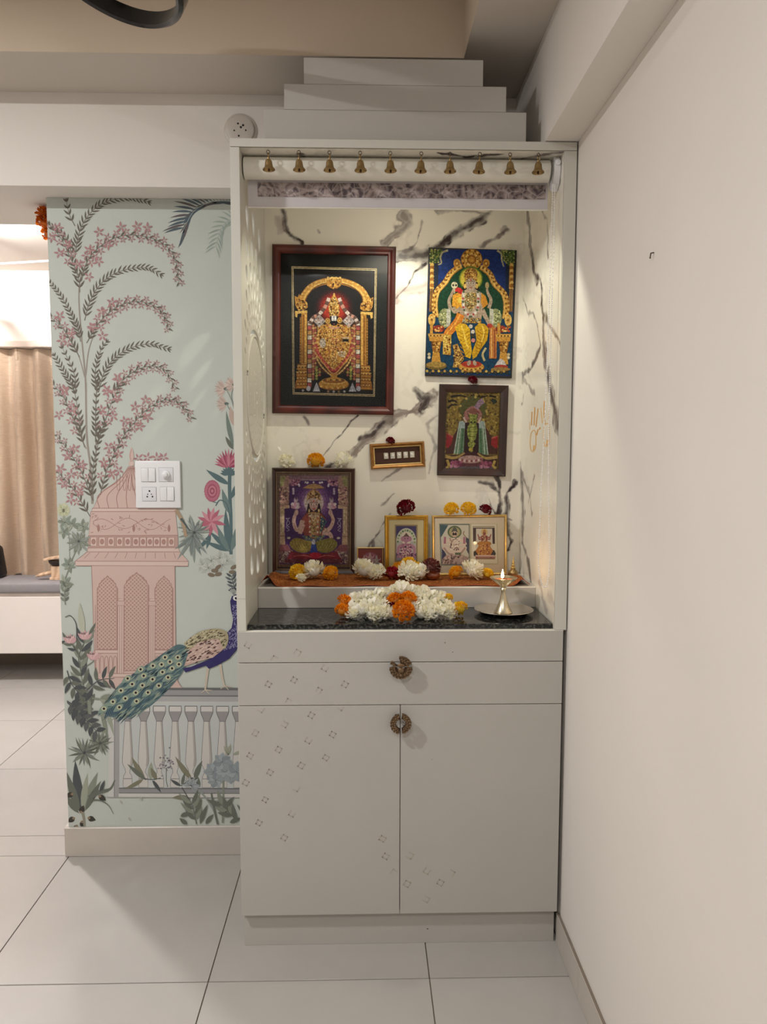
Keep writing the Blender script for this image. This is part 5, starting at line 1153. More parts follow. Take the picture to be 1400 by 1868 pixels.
for L in ([(722, 510), (780, 545), (770, 600), (740, 640), (718, 630)], [(1165, 535), (1110, 555), (1105, 610), (1150, 645), (1164, 630)]): P.poly(L, (166, 40, 44)); P.line([L[0], L[1]], 10, (206, 100, 90))
P.rect(860, 420, 1030, 690, (52, 30, 28))
for L, c in (([(838, 410), (862, 404), (882, 424), (872, 692), (790, 690)], (118, 150, 116)), ([(1046, 410), (1022, 404), (1002, 424), (1000, 692), (1080, 696)], (118, 150, 116))):
    P.poly(L, c); P.line([L[0], L[4]], 10, (190, 206, 190)); P.line([((L[1][0]+L[2][0])/2, 420), ((L[3][0]*.7+L[4][0]*.3), 690)], 14, (80, 120, 84)); P.line([((L[0][0]+L[1][0])/2, 420), ((L[3][0]*.35+L[4][0]*.65), 690)], 8, (200, 214, 196)); P.poly([L[0], L[1], L[2], (L[2][0], 470), (L[0][0]-10, 470)], (176, 196, 190))
P.line([(905, 400), (890, 350), (920, 310), (950, 296), (985, 310), (1012, 350), (1000, 400)], 34, (176, 120, 110)); P.line([(975, 300), (1010, 250), (1040, 235)], 40, (170, 140, 160), 50); P.dots(scatter([(900, 320), (1000, 310), (1000, 340), (905, 345)], 30, 31), 8, ((214, 170, 150), (130, 70, 70)))
P.line([(870, 375), (895, 420)], 16, (216, 190, 176)); P.line([(1018, 375), (995, 425)], 16, (216, 190, 176)); P.ell(950, 330, 34, 34, (150, 96, 80))
GB = [(922, 350), (985, 350), (978, 430), (990, 480), (975, 560), (955, 580), (975, 600), (950, 640), (948, 680), (925, 680), (922, 640), (905, 600), (925, 580), (905, 540), (900, 480), (920, 430)]
P.poly(GB, (148, 158, 70)); P.line([(948, 440), (942, 570)], 22, (186, 190, 96)); P.dots(scatter(GB, 40, 32), 6, ((196, 200, 110), (96, 110, 44)))
for y in (460, 500, 540): P.line([(905, y), (985, y)], 5, (96, 106, 40))
for x in (936, 966): P.ell(x, 418, 9, 8, (40, 46, 30))
P.rect(916, 640, 950, 664, (206, 180, 70)); P.ell(935, 690, 16, 20, (216, 206, 190))
P.poly([(712, 700), (820, 700), (880, 672), (990, 672), (1060, 702), (1160, 705), (1155, 818), (708, 815)], (70, 34, 36)); P.line([(712, 710), (800, 722), (880, 680)], 30, (190, 160, 90), 14); P.line([(1160, 715), (1060, 724), (990, 682)], 30, (190, 160, 90), 14)
P.ell(930, 750, 114, 50, (150, 92, 100)); P.ell(930, 735, 104, 34, (196, 160, 150)); P.dots([(840+k*20, 738+12*math.sin((k+.5)/9*3.14)) for k in range(10)], 11, ((226, 206, 196), (150, 80, 90))); P.rect(712, 795, 1155, 816, (110, 100, 104))
for x, y in ((805, 776), (1062, 780)): P.dots(scatter([(x-45, y-20), (x+45, y-20), (x+45, y+20), (x-45, y+20)], 22, 33), 16, ((170, 92, 120), (130, 62, 90), (200, 140, 160)))
P.line([(730, 740), (745, 790), (720, 812)], 22, (196, 170, 90)); P.line([(1140, 745), (1125, 790), (1148, 812)], 22, (196, 170, 90))
P.build('print', M_gloss, o)
pane(o, w_, h_, .0248, .0072)

# --- small gilt frame with five silver squares
o, loc, w_, h_ = picture('framed_coins', 'small gilt frame with five silver squares hung on the marble', ((674, 810), (774, 804.5), (776, 850.5), (677, 857)), yBk-.016, .0152,
    [(0, 0), (0, .012), (.002, .016), (.006, .0165), (.010, .013), (.013, .012), (.016, .008), (.016, 0)], mat('antique_gilt', (150, 104, 50), .35, .5, var=.25, scale=60))
MB().box(-w_/2+.014, w_/2-.014, -.0062, -.0045, .014, h_-.014).obj('mount', mat('brown_velvet', (72, 46, 36), .9), o)
prf = [(.0125, .0085), (.0125, .0130), (.0150, .0125), (.0165, .0085)]
b = MB(); R_ = [[b.b.verts.new((sx*(w_/2-i), -d, h_/2+sz*(h_/2-i))) for (sx, sz) in ((-1, 1), (1, 1), (1, -1), (-1, -1))] for i, d in prf]
for k in range(4):
    for j in range(4): b.b.faces.new((R_[k][j], R_[k][(j+1) % 4], R_[(k+1) % 4][(j+1) % 4], R_[(k+1) % 4][j]))
b.obj('inner_slip', M_goldp, o)
for k in range(5):
    c = MB().box(-.0078, .0078, -.0085, -.0063, -.0105, .0105, .0008, 1).obj('silver_square', mat('silver_leaf', (206, 204, 190), .3, .6, var=.2, scale=200), o, loc=((k-2)*.0222+.006, 0, h_/2))
    MB().ball((0, -.0085, 0), 1, 1, (.005, .0015, .006)).ball((0, -.0085, .006), 1, 1, (.002, .0012, .002)).obj('embossed_figure', mat('silver_relief', (232, 230, 220), .25, .6), c, True)
b = MB().box(-.013, .013, -.0063, -.0061, -.016, .016)
b.b.free()

# --- dark wood frame standing on the step: the seated goddess on purple
zS = 1.0192
o, loc, w_, h_ = picture('framed_picture', 'dark wooden framed picture of a seated goddess on purple, standing on step', ((496.5, 863.5), (648, 863.5), (648, 1057), (496.5, 1057)), 2.535, .018,
    [(0, 0), (0, .016), (.003, .018), (.010, .015), (.013, .012), (.0165, .012), (.0165, 0)], M_dk_wood, lean=0, zbase=zS)
beads(o, w_, h_, .0012, .0165, .0017, mat('silver_bead', (196, 186, 170), .3, .7), gap=2.6)
beads(o, w_, h_, .0150, .0125, .0016, mat('champagne_bead', (176, 150, 116), .35, .5), 'inner_beading', gap=2.2)
P = sheet(o, loc, (470, 830, .1643), .0060)
P.rect(210, 250, 1035, 1310, (120, 96, 78)); P.rect(240, 290, 1000, 1275, (86, 48, 100)); P.rect(300, 340, 940, 1060, (74, 40, 96))
for r, c in ((230, (84, 46, 104)), (200, (96, 56, 116)), (170, (116, 74, 132)), (140, (140, 98, 148)), (115, (180, 150, 168)), (104, (214, 196, 186))): P.ell(622, 590, r, r*1.1, c, n=30)
for s_ in (0, 1):
    f = (lambda L: L) if not s_ else (lambda L: mirror(L, 622))
    P.poly(f([(244, 292), (350, 292), (345, 640), (298, 660), (298, 1060), (244, 1060)]), (166, 130, 116)); P.poly(f([(244, 300), (310, 292), (285, 400), (244, 420)]), (150, 146, 96)); P.poly(f([(350, 300), (480, 340), (440, 400), (360, 410)]), (176, 118, 140)); P.dots(scatter(f([(350, 300), (470, 335), (440, 395), (360, 405)]), 40, 40), 12, ((206, 150, 160), (130, 76, 110)))
    P.dots(scatter(f([(244, 420), (345, 420), (345, 560), (298, 600), (244, 600)]), 70, 41), 11, ((196, 150, 140), (120, 80, 84), (206, 180, 150)))
    P.poly(f([(246, 640), (352, 620), (352, 655), (246, 662)]), (206, 176, 146)); P.poly(f([(252, 665), (292, 665), (292, 930), (252, 930)]), (206, 186, 150)); P.line(f([(265, 670), (265, 925)]), 6, (150, 120, 96)); P.poly(f([(246, 930), (300, 930), (306, 1060), (244, 1060)]), (190, 160, 130)); P.line(f([(246, 965), (304, 965)]), 8, (120, 84, 80))
    P.dots(f([(395, 440), (395, 465), (395, 490)]), 14, ((196, 176, 190),)); P.dots(f([(530, 365), (550, 372), (455, 390), (460, 405)]), 12, ((226, 214, 222),))
    P.line(f([(310, 770), (360, 765)]), 5, (196, 186, 206)); P.line(f([(318, 770), (355, 820), (320, 860), (350, 900), (320, 910)]), 5, (196, 186, 206)); P.line(f([(345, 770), (320, 830), (352, 870)]), 5, (196, 186, 206))
    P.ell(*f([(420, 640)])[0], 56, 24, (196, 150, 166)); P.dots(f([(385, 610), (415, 600), (445, 610), (400, 640), (440, 645)]), 20, ((222, 206, 206), (200, 150, 170))); P.ell(*f([(425, 560)])[0], 24, 34, (170, 150, 160)); P.dots(f([(425, 540), (420, 580)]), 14, ((96, 66, 96), (206, 186, 190)))
    P.dots(scatter(f([(250, 1130), (380, 1110), (400, 1260), (250, 1260)]), 130, 42), 12, ((176, 156, 140), (120, 96, 96), (206, 190, 170), (146, 110, 110)))
    P.poly(f([(244, 1060), (330, 1060), (380, 1130), (244, 1140)]), (140, 84, 90)); P.ell(*f([(345, 985)])[0], 20, 12, (216, 206, 190))
P.rect(350, 292, 900, 335, (140, 104, 116)); P.line([(480, 340), (770, 340)], 5, (216, 206, 200)); P.dots([(620, 365), (690, 368), (555, 368)], 12, ((226, 214, 222),))
P.poly([(498, 430), (560, 395), (622, 380), (690, 395), (745, 430), (622, 446)], (190, 150, 100)); P.line([(498, 430), (622, 440), (745, 430)], 6, (120, 84, 60)); P.line([(560, 405), (622, 396), (686, 405)], 4, (140, 100, 70))
G_ = (206, 170, 156)
P.poly([(560, 600), (540, 700), (500, 760), (760, 760), (705, 700), (690, 600)], (44, 26, 34))
P.poly([(490, 770), (540, 710), (620, 690), (710, 710), (760, 780), (740, 900), (700, 990), (530, 990), (500, 900)], (150, 74, 60)); P.poly([(560, 700), (690, 700), (680, 980), (580, 980)], (176, 146, 96)); P.dots(scatter([(565, 720), (685, 720), (675, 970), (585, 970)], 110, 43), 8, ((214, 186, 120), (110, 84, 56), (186, 120, 90)))
for x in (580, 668): P.dots([(x, 740+k*30) for k in range(8)], 10, ((226, 206, 196), (190, 80, 90)))
P.poly([(700, 730), (770, 800), (730, 880), (690, 960)], (70, 96, 110)); P.dots(scatter([(700, 740), (765, 800), (690, 950)], 24, 44), 8, ((190, 196, 120), (40, 60, 90)))
P.line([(500, 790), (470, 880), (430, 890), (400, 800), (425, 700)], 52, G_, 36); P.line([(745, 900), (800, 880), (840, 790), (810, 700)], 46, G_, 34); P.line([(500, 830), (470, 940)], 60, G_, 44); P.line([(720, 920), (800, 940), (825, 990)], 56, G_, 40)
for q in ((430, 700), (808, 700)): P.ell(q[0], q[1], 22, 34, G_)
P.poly([(622, 690), (585, 660), (570, 600), (580, 555), (665, 555), (675, 600), (660, 660)], G_)
P.poly([(545, 570), (548, 500), (580, 460), (622, 445), (668, 460), (698, 500), (700, 570), (660, 548), (622, 540), (585, 548)], (186, 142, 92)); P.dots(scatter([(555, 555), (560, 500), (622, 455), (690, 500), (692, 555), (622, 530)], 70, 45), 9, ((220, 186, 130), (120, 80, 56)))
for x in (598, 650): P.ell(x, 610, 15, 7, (240, 230, 226)); P.ell(x, 610, 7, 7, (30, 20, 26)); P.line([(x-18, 594), (x, 586), (x+18, 594)], 5, (50, 30, 34))
P.line([(624, 610), (620, 640), (630, 642)], 5, (170, 126, 116)); P.ell(624, 662, 18, 7, (186, 70, 76)); P.ell(624, 575, 6, 10, (190, 40, 50))
for x in (572, 680): P.ell(x, 680, 11, 18, (220, 190, 130))
P.line([(590, 720), (622, 800), (655, 720)], 6, (230, 214, 180)); P.line([(600, 710), (622, 760), (645, 710)], 6, (230, 214, 180))
P.poly([(490, 960), (560, 960), (622, 1000), (690, 960), (760, 950), (700, 1020), (540, 1020)], (96, 110, 120)); P.dots(scatter([(500, 965), (740, 960), (690, 1015), (540, 1015)], 50, 46), 9, ((150, 150, 90), (66, 80, 110)))
P.poly(spline([(360, 1030), (420, 985), (540, 1010), (622, 1040), (600, 1110), (520, 1150), (420, 1130), (360, 1070), (360, 1030)], 5), (150, 130, 60)); P.poly(spline([(885, 1030), (820, 985), (700, 1010), (640, 1040), (660, 1120), (740, 1150), (830, 1130), (885, 1070), (885, 1030)], 5), (136, 126, 58))
for k in range(5): P.line([(390+k*30, 1010), (420+k*30, 1080), (480+k*25, 1130)], 6, (180, 160, 84)); P.line([(860-k*30, 1010), (830-k*30, 1080), (770-k*25, 1130)], 6, (170, 156, 80))
P.poly([(600, 1050), (650, 1050), (665, 1150), (585, 1150)], (50, 70, 146)); P.ell(622, 1030, 20, 30, (190, 186, 196))
P.poly([(370, 1130), (500, 1160), (760, 1160), (880, 1130), (930, 1220), (320, 1220)], (130, 40, 54)); P.ell(640, 1180, 66, 36, (186, 40, 64)); P.line([(400, 1190), (520, 1180), (600, 1200)], 6, (206, 120, 110)); P.line([(680, 1200), (760, 1180), (860, 1190)], 6, (206, 120, 110)); P.rect(300, 1222, 950, 1262, (110, 60, 66))
P.build('print', M_gloss, o)
pane(o, w_, h_, .0168, .0072)

# --- small group picture behind the white flowers
def seated(P_, cx, top, s, skin, cloth, lap, halo=None, crown=(206, 160, 80), arms=4):
    if halo: P_.ell(cx, top+s*.45, s*.62, s*.66, halo[0], n=22); P_.ell(cx, top+s*.45, s*.5, s*.54, halo[1], n=22)
    for q in range(arms):
        sg = -1 if q % 2 else 1; y = top+s*(1.35+.35*(q//2)); P_.line([(cx+sg*s*.45, y), (cx+sg*s*1.0, y+s*.15), (cx+sg*s*(1.25-.2*(q//2)), y-s*.5)], s*.26, skin, s*.18)
    P_.poly([(cx-s*.55, top+s*1.1), (cx+s*.55, top+s*1.1), (cx+s*.6, top+s*2.3), (cx-s*.6, top+s*2.3)], cloth); P_.dots(scatter([(cx-s*.4, top+s*1.15), (cx+s*.4, top+s*1.15), (cx+s*.3, top+s*2.2), (cx-s*.3, top+s*2.2)], 26, 50), s*.1, ((230, 214, 180), crown, tuple(int(v*.6) for v in cloth)))
    P_.ell(cx, top+s*.72, s*.3, s*.38, skin); P_.poly([(cx-s*.34, top+s*.6), (cx-s*.3, top+s*.2), (cx, top-s*.1), (cx+s*.3, top+s*.2), (cx+s*.34, top+s*.6), (cx, top+s*.48)], crown)
    for sg in (-1, 1): P_.ell(cx+sg*s*.12, top+s*.7, s*.06, s*.04, (40, 26, 26), n=8)
    P_.ell(cx, top+s*.92, s*.09, s*.04, (150, 60, 60), n=8)
    for sg in (-1, 1): P_.ell(cx+sg*s*.6, top+s*2.6, s*.75, s*.42, lap, sg*.15); P_.line([(cx+sg*s*1.2, top+s*2.5), (cx+sg*s*.7, top+s*2.85), (cx+sg*s*.1, top+s*2.9)], s*.1, tuple(int(v*.7) for v in lap))
o, loc, w_, h_ = picture('framed_picture', 'tiny framed picture of three pale figures on dark red', ((652, 1005), (700, 1005), (700, 1055), (652, 1055)), 2.515, .009, [(0, 0), (0, .008), (.0015, .009), (.003, .008), (.004, .006), (.004, 0)], M_goldp, zbase=zS)
P = sheet(o, loc, (470, 830, .1643), .0052)
P.rect(1105, 1070, 1410, 1400, (112, 52, 50)); P.rect(1130, 1095, 1385, 1390, (124, 54, 50)); P.ell(1255, 1200, 90, 80, (140, 80, 96))
for x, y, c in ((1188, 1150, (196, 150, 150)), (1252, 1120, (206, 160, 160)), (1325, 1150, (176, 166, 160))): seated(P, x, y, 36, c, tuple(int(v*.9) for v in c), tuple(int(v*.85) for v in c), None, tuple(int(v*.8) for v in c), 2)
P.build('print', M_print, o); pane(o, w_, h_, .0038, .0062)

# --- single gold frame
gp = [(0, 0), (0, .010), (.003, .014), (.007, .013), (.009, .010), (.0125, .012), (.0145, .008), (.0145, 0)]
o, loc, w_, h_ = picture('framed_picture', 'gold framed picture of a pink elephant headed deity on cream mount', ((702, 945.5), (780.5, 945.5), (783, 1056), (703, 1056)), 2.490, .0135, gp, M_gold, zbase=zS)
beads(o, w_, h_, .0018, .0118, .0016, M_gold, gap=2.3)
P = sheet(o, loc, (680, 900, .2429), .0062)
P.rect(115, 220, 395, 640, (206, 192, 146)); P.rect(168, 258, 340, 538, (150, 132, 98)); P.rect(178, 268, 330, 525, (72, 64, 104))
P.ell(255, 385, 76, 102, (206, 206, 190), n=26); P.rect(180, 385, 330, 470, (186, 182, 176)); P.dots([(255+64*math.cos(3.14+k*.29), 385+84*math.sin(3.14+k*.29)) for k in range(12)], 8, ((90, 130, 76), (150, 170, 110))); P.ell(255, 360, 40, 50, (226, 216, 196), n=22)
PKc = (186, 136, 156)
for sg in (-1, 1): P.line([(255+sg*25, 410), (255+sg*58, 430), (255+sg*62, 480)], 24, PKc, 18); P.ell(255+sg*36, 500, 38, 22, (176, 126, 150)); P.ell(255+sg*26, 365, 16, 20, PKc)
P.poly([(222, 400), (288, 400), (295, 500), (215, 500)], (170, 116, 140)); P.dots(scatter([(215, 405), (295, 405), (300, 505), (210, 505)], 80, 51), 6, ((214, 176, 186), (120, 76, 110), (226, 206, 196)))
P.ell(255, 365, 24, 28, PKc); P.poly([(228, 352), (255, 318), (282, 352), (255, 345)], (110, 84, 80)); P.line([(255, 375), (252, 405), (262, 420)], 14, PKc, 9); P.dots([(245, 362), (266, 362)], 4, ((40, 30, 40),)); P.rect(180, 508, 330, 525, (150, 150, 166))
P.build('print', M_print, o); pane(o, w_, h_, .0148, .0074)

# --- wide gold frame with two prints
gp2 = [(0, 0), (0, .009), (.002, .012), (.006, .011), (.0085, .008), (.0085, 0)]
o, loc, w_, h_ = picture('framed_picture', 'wide gold frame holding two deity prints side by side', ((788, 943.5), (924, 943.5), (927, 1053), (790, 1053)), 2.505, .0115, gp2, M_goldp, zbase=zS)
beads(o, w_, h_, .0022, .0112, .0017, M_gold, gap=2.2)
P = sheet(o, loc, (690, 930, .17857), .0062)
P.poly([(560, 90), (1310, 90), (1330, 690), (570, 690)], (214, 202, 178)); P.poly([(622, 160), (1222, 165), (1235, 580), (640, 600)], (190, 184, 150))
P.poly([(630, 168), (938, 168), (940, 590), (648, 590)], (96, 104, 108)); P.poly([(640, 178), (930, 178), (932, 580), (655, 580)], (206, 202, 184)); P.poly([(640, 178), (720, 180), (650, 300), (640, 300)], (70, 96, 100)); P.poly([(655, 400), (700, 480), (690, 575), (655, 575)], (64, 66, 96)); P.poly([(900, 300), (932, 320), (932, 480), (900, 420)], (70, 72, 90))
Wt, Wd = (222, 204, 184), (176, 150, 136)
P.ell(785, 250, 72, 64, (96, 110, 76), n=26); P.ell(785, 252, 56, 50, (176, 166, 120), n=26)
for sg in (-1, 1):
    P.line([(785+sg*40, 330), (785+sg*95, 350), (785+sg*118, 380)], 34, Wt, 24); P.line([(785+sg*110, 380), (785+sg*80, 380), (785+sg*30, 385)], 22, Wt, 18); P.line([(785+sg*100, 370), (785+sg*98, 300)], 24, (170, 110, 130), 20); P.ell(785+sg*60, 440, 75, 30, Wt, sg*-.5); P.line([(785+sg*110, 410), (785+sg*60, 470), (785+sg*10, 480)], 18, Wd)
P.poly([(730, 310), (840, 310), (830, 440), (740, 440)], Wt); P.dots(scatter([(735, 315), (835, 315), (830, 435), (740, 435)], 60, 52), 8, ((236, 226, 210), Wd, (120, 96, 90)))
P.ell(785, 262, 32, 38, (206, 180, 156)); P.poly([(752, 255), (765, 215), (785, 198), (806, 215), (818, 255), (785, 240)], (96, 96, 90)); P.poly([(760, 262), (810, 262), (800, 300), (770, 300)], (60, 44, 44)); P.ell(785, 292, 20, 10, (214, 186, 170)); P.dots([(773, 258), (797, 258)], 6, ((30, 24, 24),))
P.poly([(660, 530), (700, 485), (860, 480), (930, 510), (932, 578), (660, 578)], (186, 160, 146)); P.dots(scatter([(665, 530), (700, 490), (860, 485), (925, 515), (925, 575), (665, 575)], 110, 53), 11, ((214, 190, 174), (140, 112, 106), (200, 170, 156))); P.rect(790, 460, 850, 484, (96, 110, 84))
P.line([(885, 240), (875, 270), (900, 300)], 9, (150, 120, 100))
P.poly([(955, 170), (1212, 170), (1225, 570), (960, 570)], (220, 214, 190)); P.poly([(972, 190), (1195, 190), (1198, 370), (975, 370)], (72, 54, 56)); P.rect(975, 194, 1195, 206, (196, 186, 160)); P.poly([(1005, 215), (1170, 215), (1175, 400), (1005, 400)], (214, 208, 190))
P.dots([(1020, 470), (1165, 470)], 44, ((66, 62, 62), (66, 62, 62)))
seated(P, 1090, 225, 54, (150, 84, 74), (146, 70, 66), (190, 130, 60), ((206, 176, 110), (224, 206, 150)), (176, 130, 80))
P.poly([(1045, 370), (1135, 370), (1180, 440), (1150, 490), (1030, 490), (1000, 440)], (190, 126, 62)); P.dots(scatter([(1045, 375), (1135, 375), (1150, 480), (1030, 480)], 50, 54), 8, ((216, 166, 90), (140, 76, 50)))
P.poly([(1000, 485), (1190, 485), (1205, 505), (995, 505)], (216, 190, 176)); P.line([(1000, 505), (1205, 505)], 8, (150, 60, 60)); P.rect(1000, 512, 1200, 528, (150, 110, 90))
P.build('print', M_print, o); pane(o, w_, h_, .0088, .0074)
# ================================================================== CLOTH ON THE STEP
def cloth_mat():
    m = bpy.data.materials.new('rust_brocade'); m.use_nodes = True; N, L = m.node_tree.nodes, m.node_tree.links; b = N['Principled BSDF']
    tc = N.new('ShaderNodeTexCoord'); mp = N.new('ShaderNodeMapping'); mp.inputs['Scale'].default_value = (1, 1.6, 1); w1 = N.new('ShaderNodeTexWave'); w1.inputs['Scale'].default_value = 32; w1.inputs['Distortion'].default_value = 5; w1.inputs['Detail Scale'].default_value = 6; w1.bands_direction = 'Y'
    v = N.new('ShaderNodeTexVoronoi'); v.inputs['Scale'].default_value = 150
    L.new(tc.outputs['Object'], mp.inputs[0]); L.new(mp.outputs[0], w1.inputs['Vector']); L.new(mp.outputs[0], v.inputs['Vector'])
    r = N.new('ShaderNodeValToRGB'); e = r.color_ramp.elements; e[0].color = (*lin((76, 22, 10)), 1); e[1].color = (*lin((116, 42, 18)), 1); e[1].position = .7; x = r.color_ramp.elements.new(.86); x.color = (*lin((190, 128, 66)), 1)
    r2 = N.new('ShaderNodeValToRGB'); r2.color_ramp.elements[0].position = .10; r2.color_ramp.elements[0].color = (1, 1, 1, 1); r2.color_ramp.elements[1].position = .16; r2.color_ramp.elements[1].color = (0, 0, 0, 1)
    mx = N.new('ShaderNodeMixRGB'); L.new(w1.outputs['Fac'], r.inputs['Fac']); L.new(v.outputs['Distance'], r2.inputs['Fac']); L.new(r2.outputs['Color'], mx.inputs[0]); L.new(r.outputs['Color'], mx.inputs[1]); mx.inputs[2].default_value = (*lin((222, 170, 104)), 1)
    L.new(mx.outputs[0], b.inputs['Base Color']); b.inputs['Roughness'].default_value = .7; b.inputs['Specular IOR Level'].default_value = .1; return m
nx, ny = 200, 26; V, Fc = [], []
cx0, cx1, cy0, cy1 = -.318, .515, 2.3095, 2.555
rc_ = random.Random(9)
for j in range(ny+1):
    for i in range(nx+1):
        s, t = i/nx, j/ny; x = cx0+(cx1-cx0)*s; y = cy0+.002+(cy1-cy0)*t+.0035*(1-t)*math.sin(19*s)+.002*(1-t)*math.sin(47*s+1)
        z = .0004+(.0016*(1+math.sin(31*s+2)))*max(0, 1-4*t)
        z += (.026*math.exp(-((s-.022)/.022)**2)*(1-.7*t)+.030*math.exp(-((s-.972)/.022)**2)*math.exp(-((t-.25)/.3)**2))*(1+.3*math.sin(60*s+9*t))
        V.append((x, y, 1.0177+max(0, z)))
for j in range(ny):
    for i in range(nx): a = j*(nx+1)+i; Fc.append((a, a+1, a+nx+2, a+nx+1))
me = bpy.data.meshes.new('altar_cloth'); me.from_pydata(V, [], Fc); me.materials.append(cloth_mat()); me.polygons.foreach_set('use_smooth', [True]*len(me.polygons))
cl = tag(link('altar_cloth', me), 'rust brown brocade cloth spread along the shrine step', 'cloth')
b = MB(); b.tube([(V[i][0], V[i][1]-.0008, V[i][2]+.0002) for i in range(0, nx+1, 2)], .0011, 6); b.obj('hem', mat('cloth_hem', (150, 62, 30), .6), cl, True)

# ================================================================== FLOWERS
def petal(V, Fc, M_, ln, wd, cup, curl):
    o_ = len(V); pr = [(0, .25, 0), (.45, .85, .1), (.8, 1.0, .35), (1.0, .55, .6)]
    for t, h, c in pr:
        for sx in (-1, 0, 1): V.append(M_ @ Vector((sx*wd/2*h, ln*t, cup*abs(sx)*h*wd+curl*ln*c)))
    for k in range(3):
        for q in range(2): a = o_+k*3+q; Fc.append((a, a+1, a+4, a+3))
FM = {}
def petal_mat():
    if 'petal' in MATS: return MATS['petal']
    m = attr_mat('petal', .6, .2); N, L = m.node_tree.nodes, m.node_tree.links; b = N['Principled BSDF']; a = [n for n in N if n.type == 'ATTRIBUTE'][0]
    t = N.new('ShaderNodeBsdfTranslucent'); L.new(a.outputs['Color'], t.inputs['Color']); x = N.new('ShaderNodeMixShader'); x.inputs[0].default_value = .35
    L.new(b.outputs[0], x.inputs[1]); L.new(t.outputs[0], x.inputs[2]); L.new(x.outputs[0], N['Material Output'].inputs[0]); return m
def flower_mesh(name, n, R_, ln, wd, flat, cols, seed, dome=1.0, curl=.3):
    rg = random.Random(seed); V, Fc, Cc = [], [], []; ga = math.pi*(3-math.sqrt(5))
    for i in range(n):
        u = 1-(1+dome*.62)*(i+.5)/n; th = ga*i+rg.uniform(-.25, .25); s = math.sqrt(max(0, 1-u*u))
        d = Vector((s*math.cos(th), s*math.sin(th), u)); c0 = Vector((d.x, d.y, d.z*flat))*(R_-ln*.62)
        out = (Vector((d.x, d.y, d.z*flat+.12)).normalized()+Vector((rg.uniform(-.22, .22), rg.uniform(-.22, .22), rg.uniform(-.22, .22)))).normalized()
        tan = Vector((-math.sin(th), math.cos(th), 0)); nn = tan.cross(out).normalized(); tan = out.cross(nn)
        Mx = Matrix(((tan.x, out.x, nn.x, c0.x), (tan.y, out.y, nn.y, c0.y), (tan.z, out.z, nn.z, c0.z), (0, 0, 0, 1))) @ Matrix.Rotation(rg.uniform(-.5, .5), 4, 'Y')
        k = len(Fc); petal(V, Fc, Mx, ln*rg.uniform(.8, 1.2), wd*rg.uniform(.8, 1.2), .22*rg.choice((1, 1, -.4)), -curl*rg.uniform(.2, 1.2))
        c = lin(cols[rg.randrange(len(cols))]); Cc += [c]*(len(Fc)-k)
    zmin = min(v.z for v in V)
    me = bpy.data.meshes.new(name); me.from_pydata([(v.x, v.y, v.z-zmin) for v in V], [], Fc); me.polygons.foreach_set('use_smooth', [True]*len(me.polygons))
    at = me.color_attributes.new('Col', 'FLOAT_COLOR', 'CORNER'); buf = np.ones((len(me.loops), 4), np.float32); i = 0
    for f, c in zip(Fc, Cc): buf[i:i+len(f), :3] = c; i += len(f)
    at.data.foreach_set('color', buf.ravel()); me.materials.append(petal_mat())
    core = MB().ball((0, 0, -zmin), R_*.66, 2, (1, 1, flat)).mesh('flower_core', None, 'all'); cm = bpy.data.materials.get(name+'_core') or mat(name+'_core', tuple(int(v*.82) for v in cols[0]), .7); core.materials.append(cm)
    return me, core, -2*zmin
ORc = ((232, 140, 22), (240, 160, 34), (222, 122, 14)); YEc = ((244, 200, 44), (248, 214, 70), (236, 182, 26)); AMc = ((240, 172, 30), (244, 188, 44), (230, 152, 20))
MRc = ((112, 14, 28), (134, 20, 36), (90, 10, 22)); RDc = ((150, 22, 36), (172, 34, 46), (122, 14, 26)); WHc = ((252, 249, 232), (254, 252, 242), (248, 243, 216)); BRc = ((116, 62, 58), (136, 80, 74), (94, 46, 44)); CRc = ((224, 206, 150), (232, 220, 176))
def kind(nm, cols, n, flat, ln, wd, dome, seed, curl=.3): FM[nm] = flower_mesh(nm, n, 1.0, ln, wd, flat, cols, seed, dome, curl)
for nm, cols, sd in (('orange', ORc, 1), ('yellow', YEc, 2), ('amber', AMc, 3), ('maroon', MRc, 4), ('red', RDc, 5), ('brown', BRc, 6), ('cream', CRc, 7)): kind(nm, cols, 180, .85, .34, .27, .65, sd)
kind('mum', WHc, 95, .85, .62, .30, .6, 8, .5); kind('blossom', WHc, 52, .85, .6, .50, .7, 9, .75); kind('blossom2', WHc, 46, .9, .62, .48, .8, 10, .9)
NAMES = dict(orange='marigold', yellow='marigold', amber='marigold', maroon='dahlia', red='dahlia', brown='dried_flower', cream='flower_bud', mum='chrysanthemum', blossom='white_blossom', blossom2='white_blossom')
def bloom(k, u, v, y, px_r, label, z=None, tilt=(.5, 0), group=None, hide=0.0):
    me, core, hh = FM[k]; c = py(u, v, y); r = px_r*y/F
    o = link(NAMES[k], me); tag(o, label, 'flower', group); link('flower_core', core, o)
    o.scale = (r, r, r); o.rotation_euler = (tilt[0], tilt[1], random.uniform(0, 6.28))
    M_ = o.rotation_euler.to_matrix(); lo_ = min((M_ @ Vector(q.co)).z for q in list(me.vertices)[::3])*r
    ctr = M_ @ Vector((0, 0, hh/2*r))
    o.location = (c.x-ctr.x, y-ctr.y, c.z-ctr.z if z is None else z-lo_+.0003)
    return o
zK = 1.0183      # on the cloth
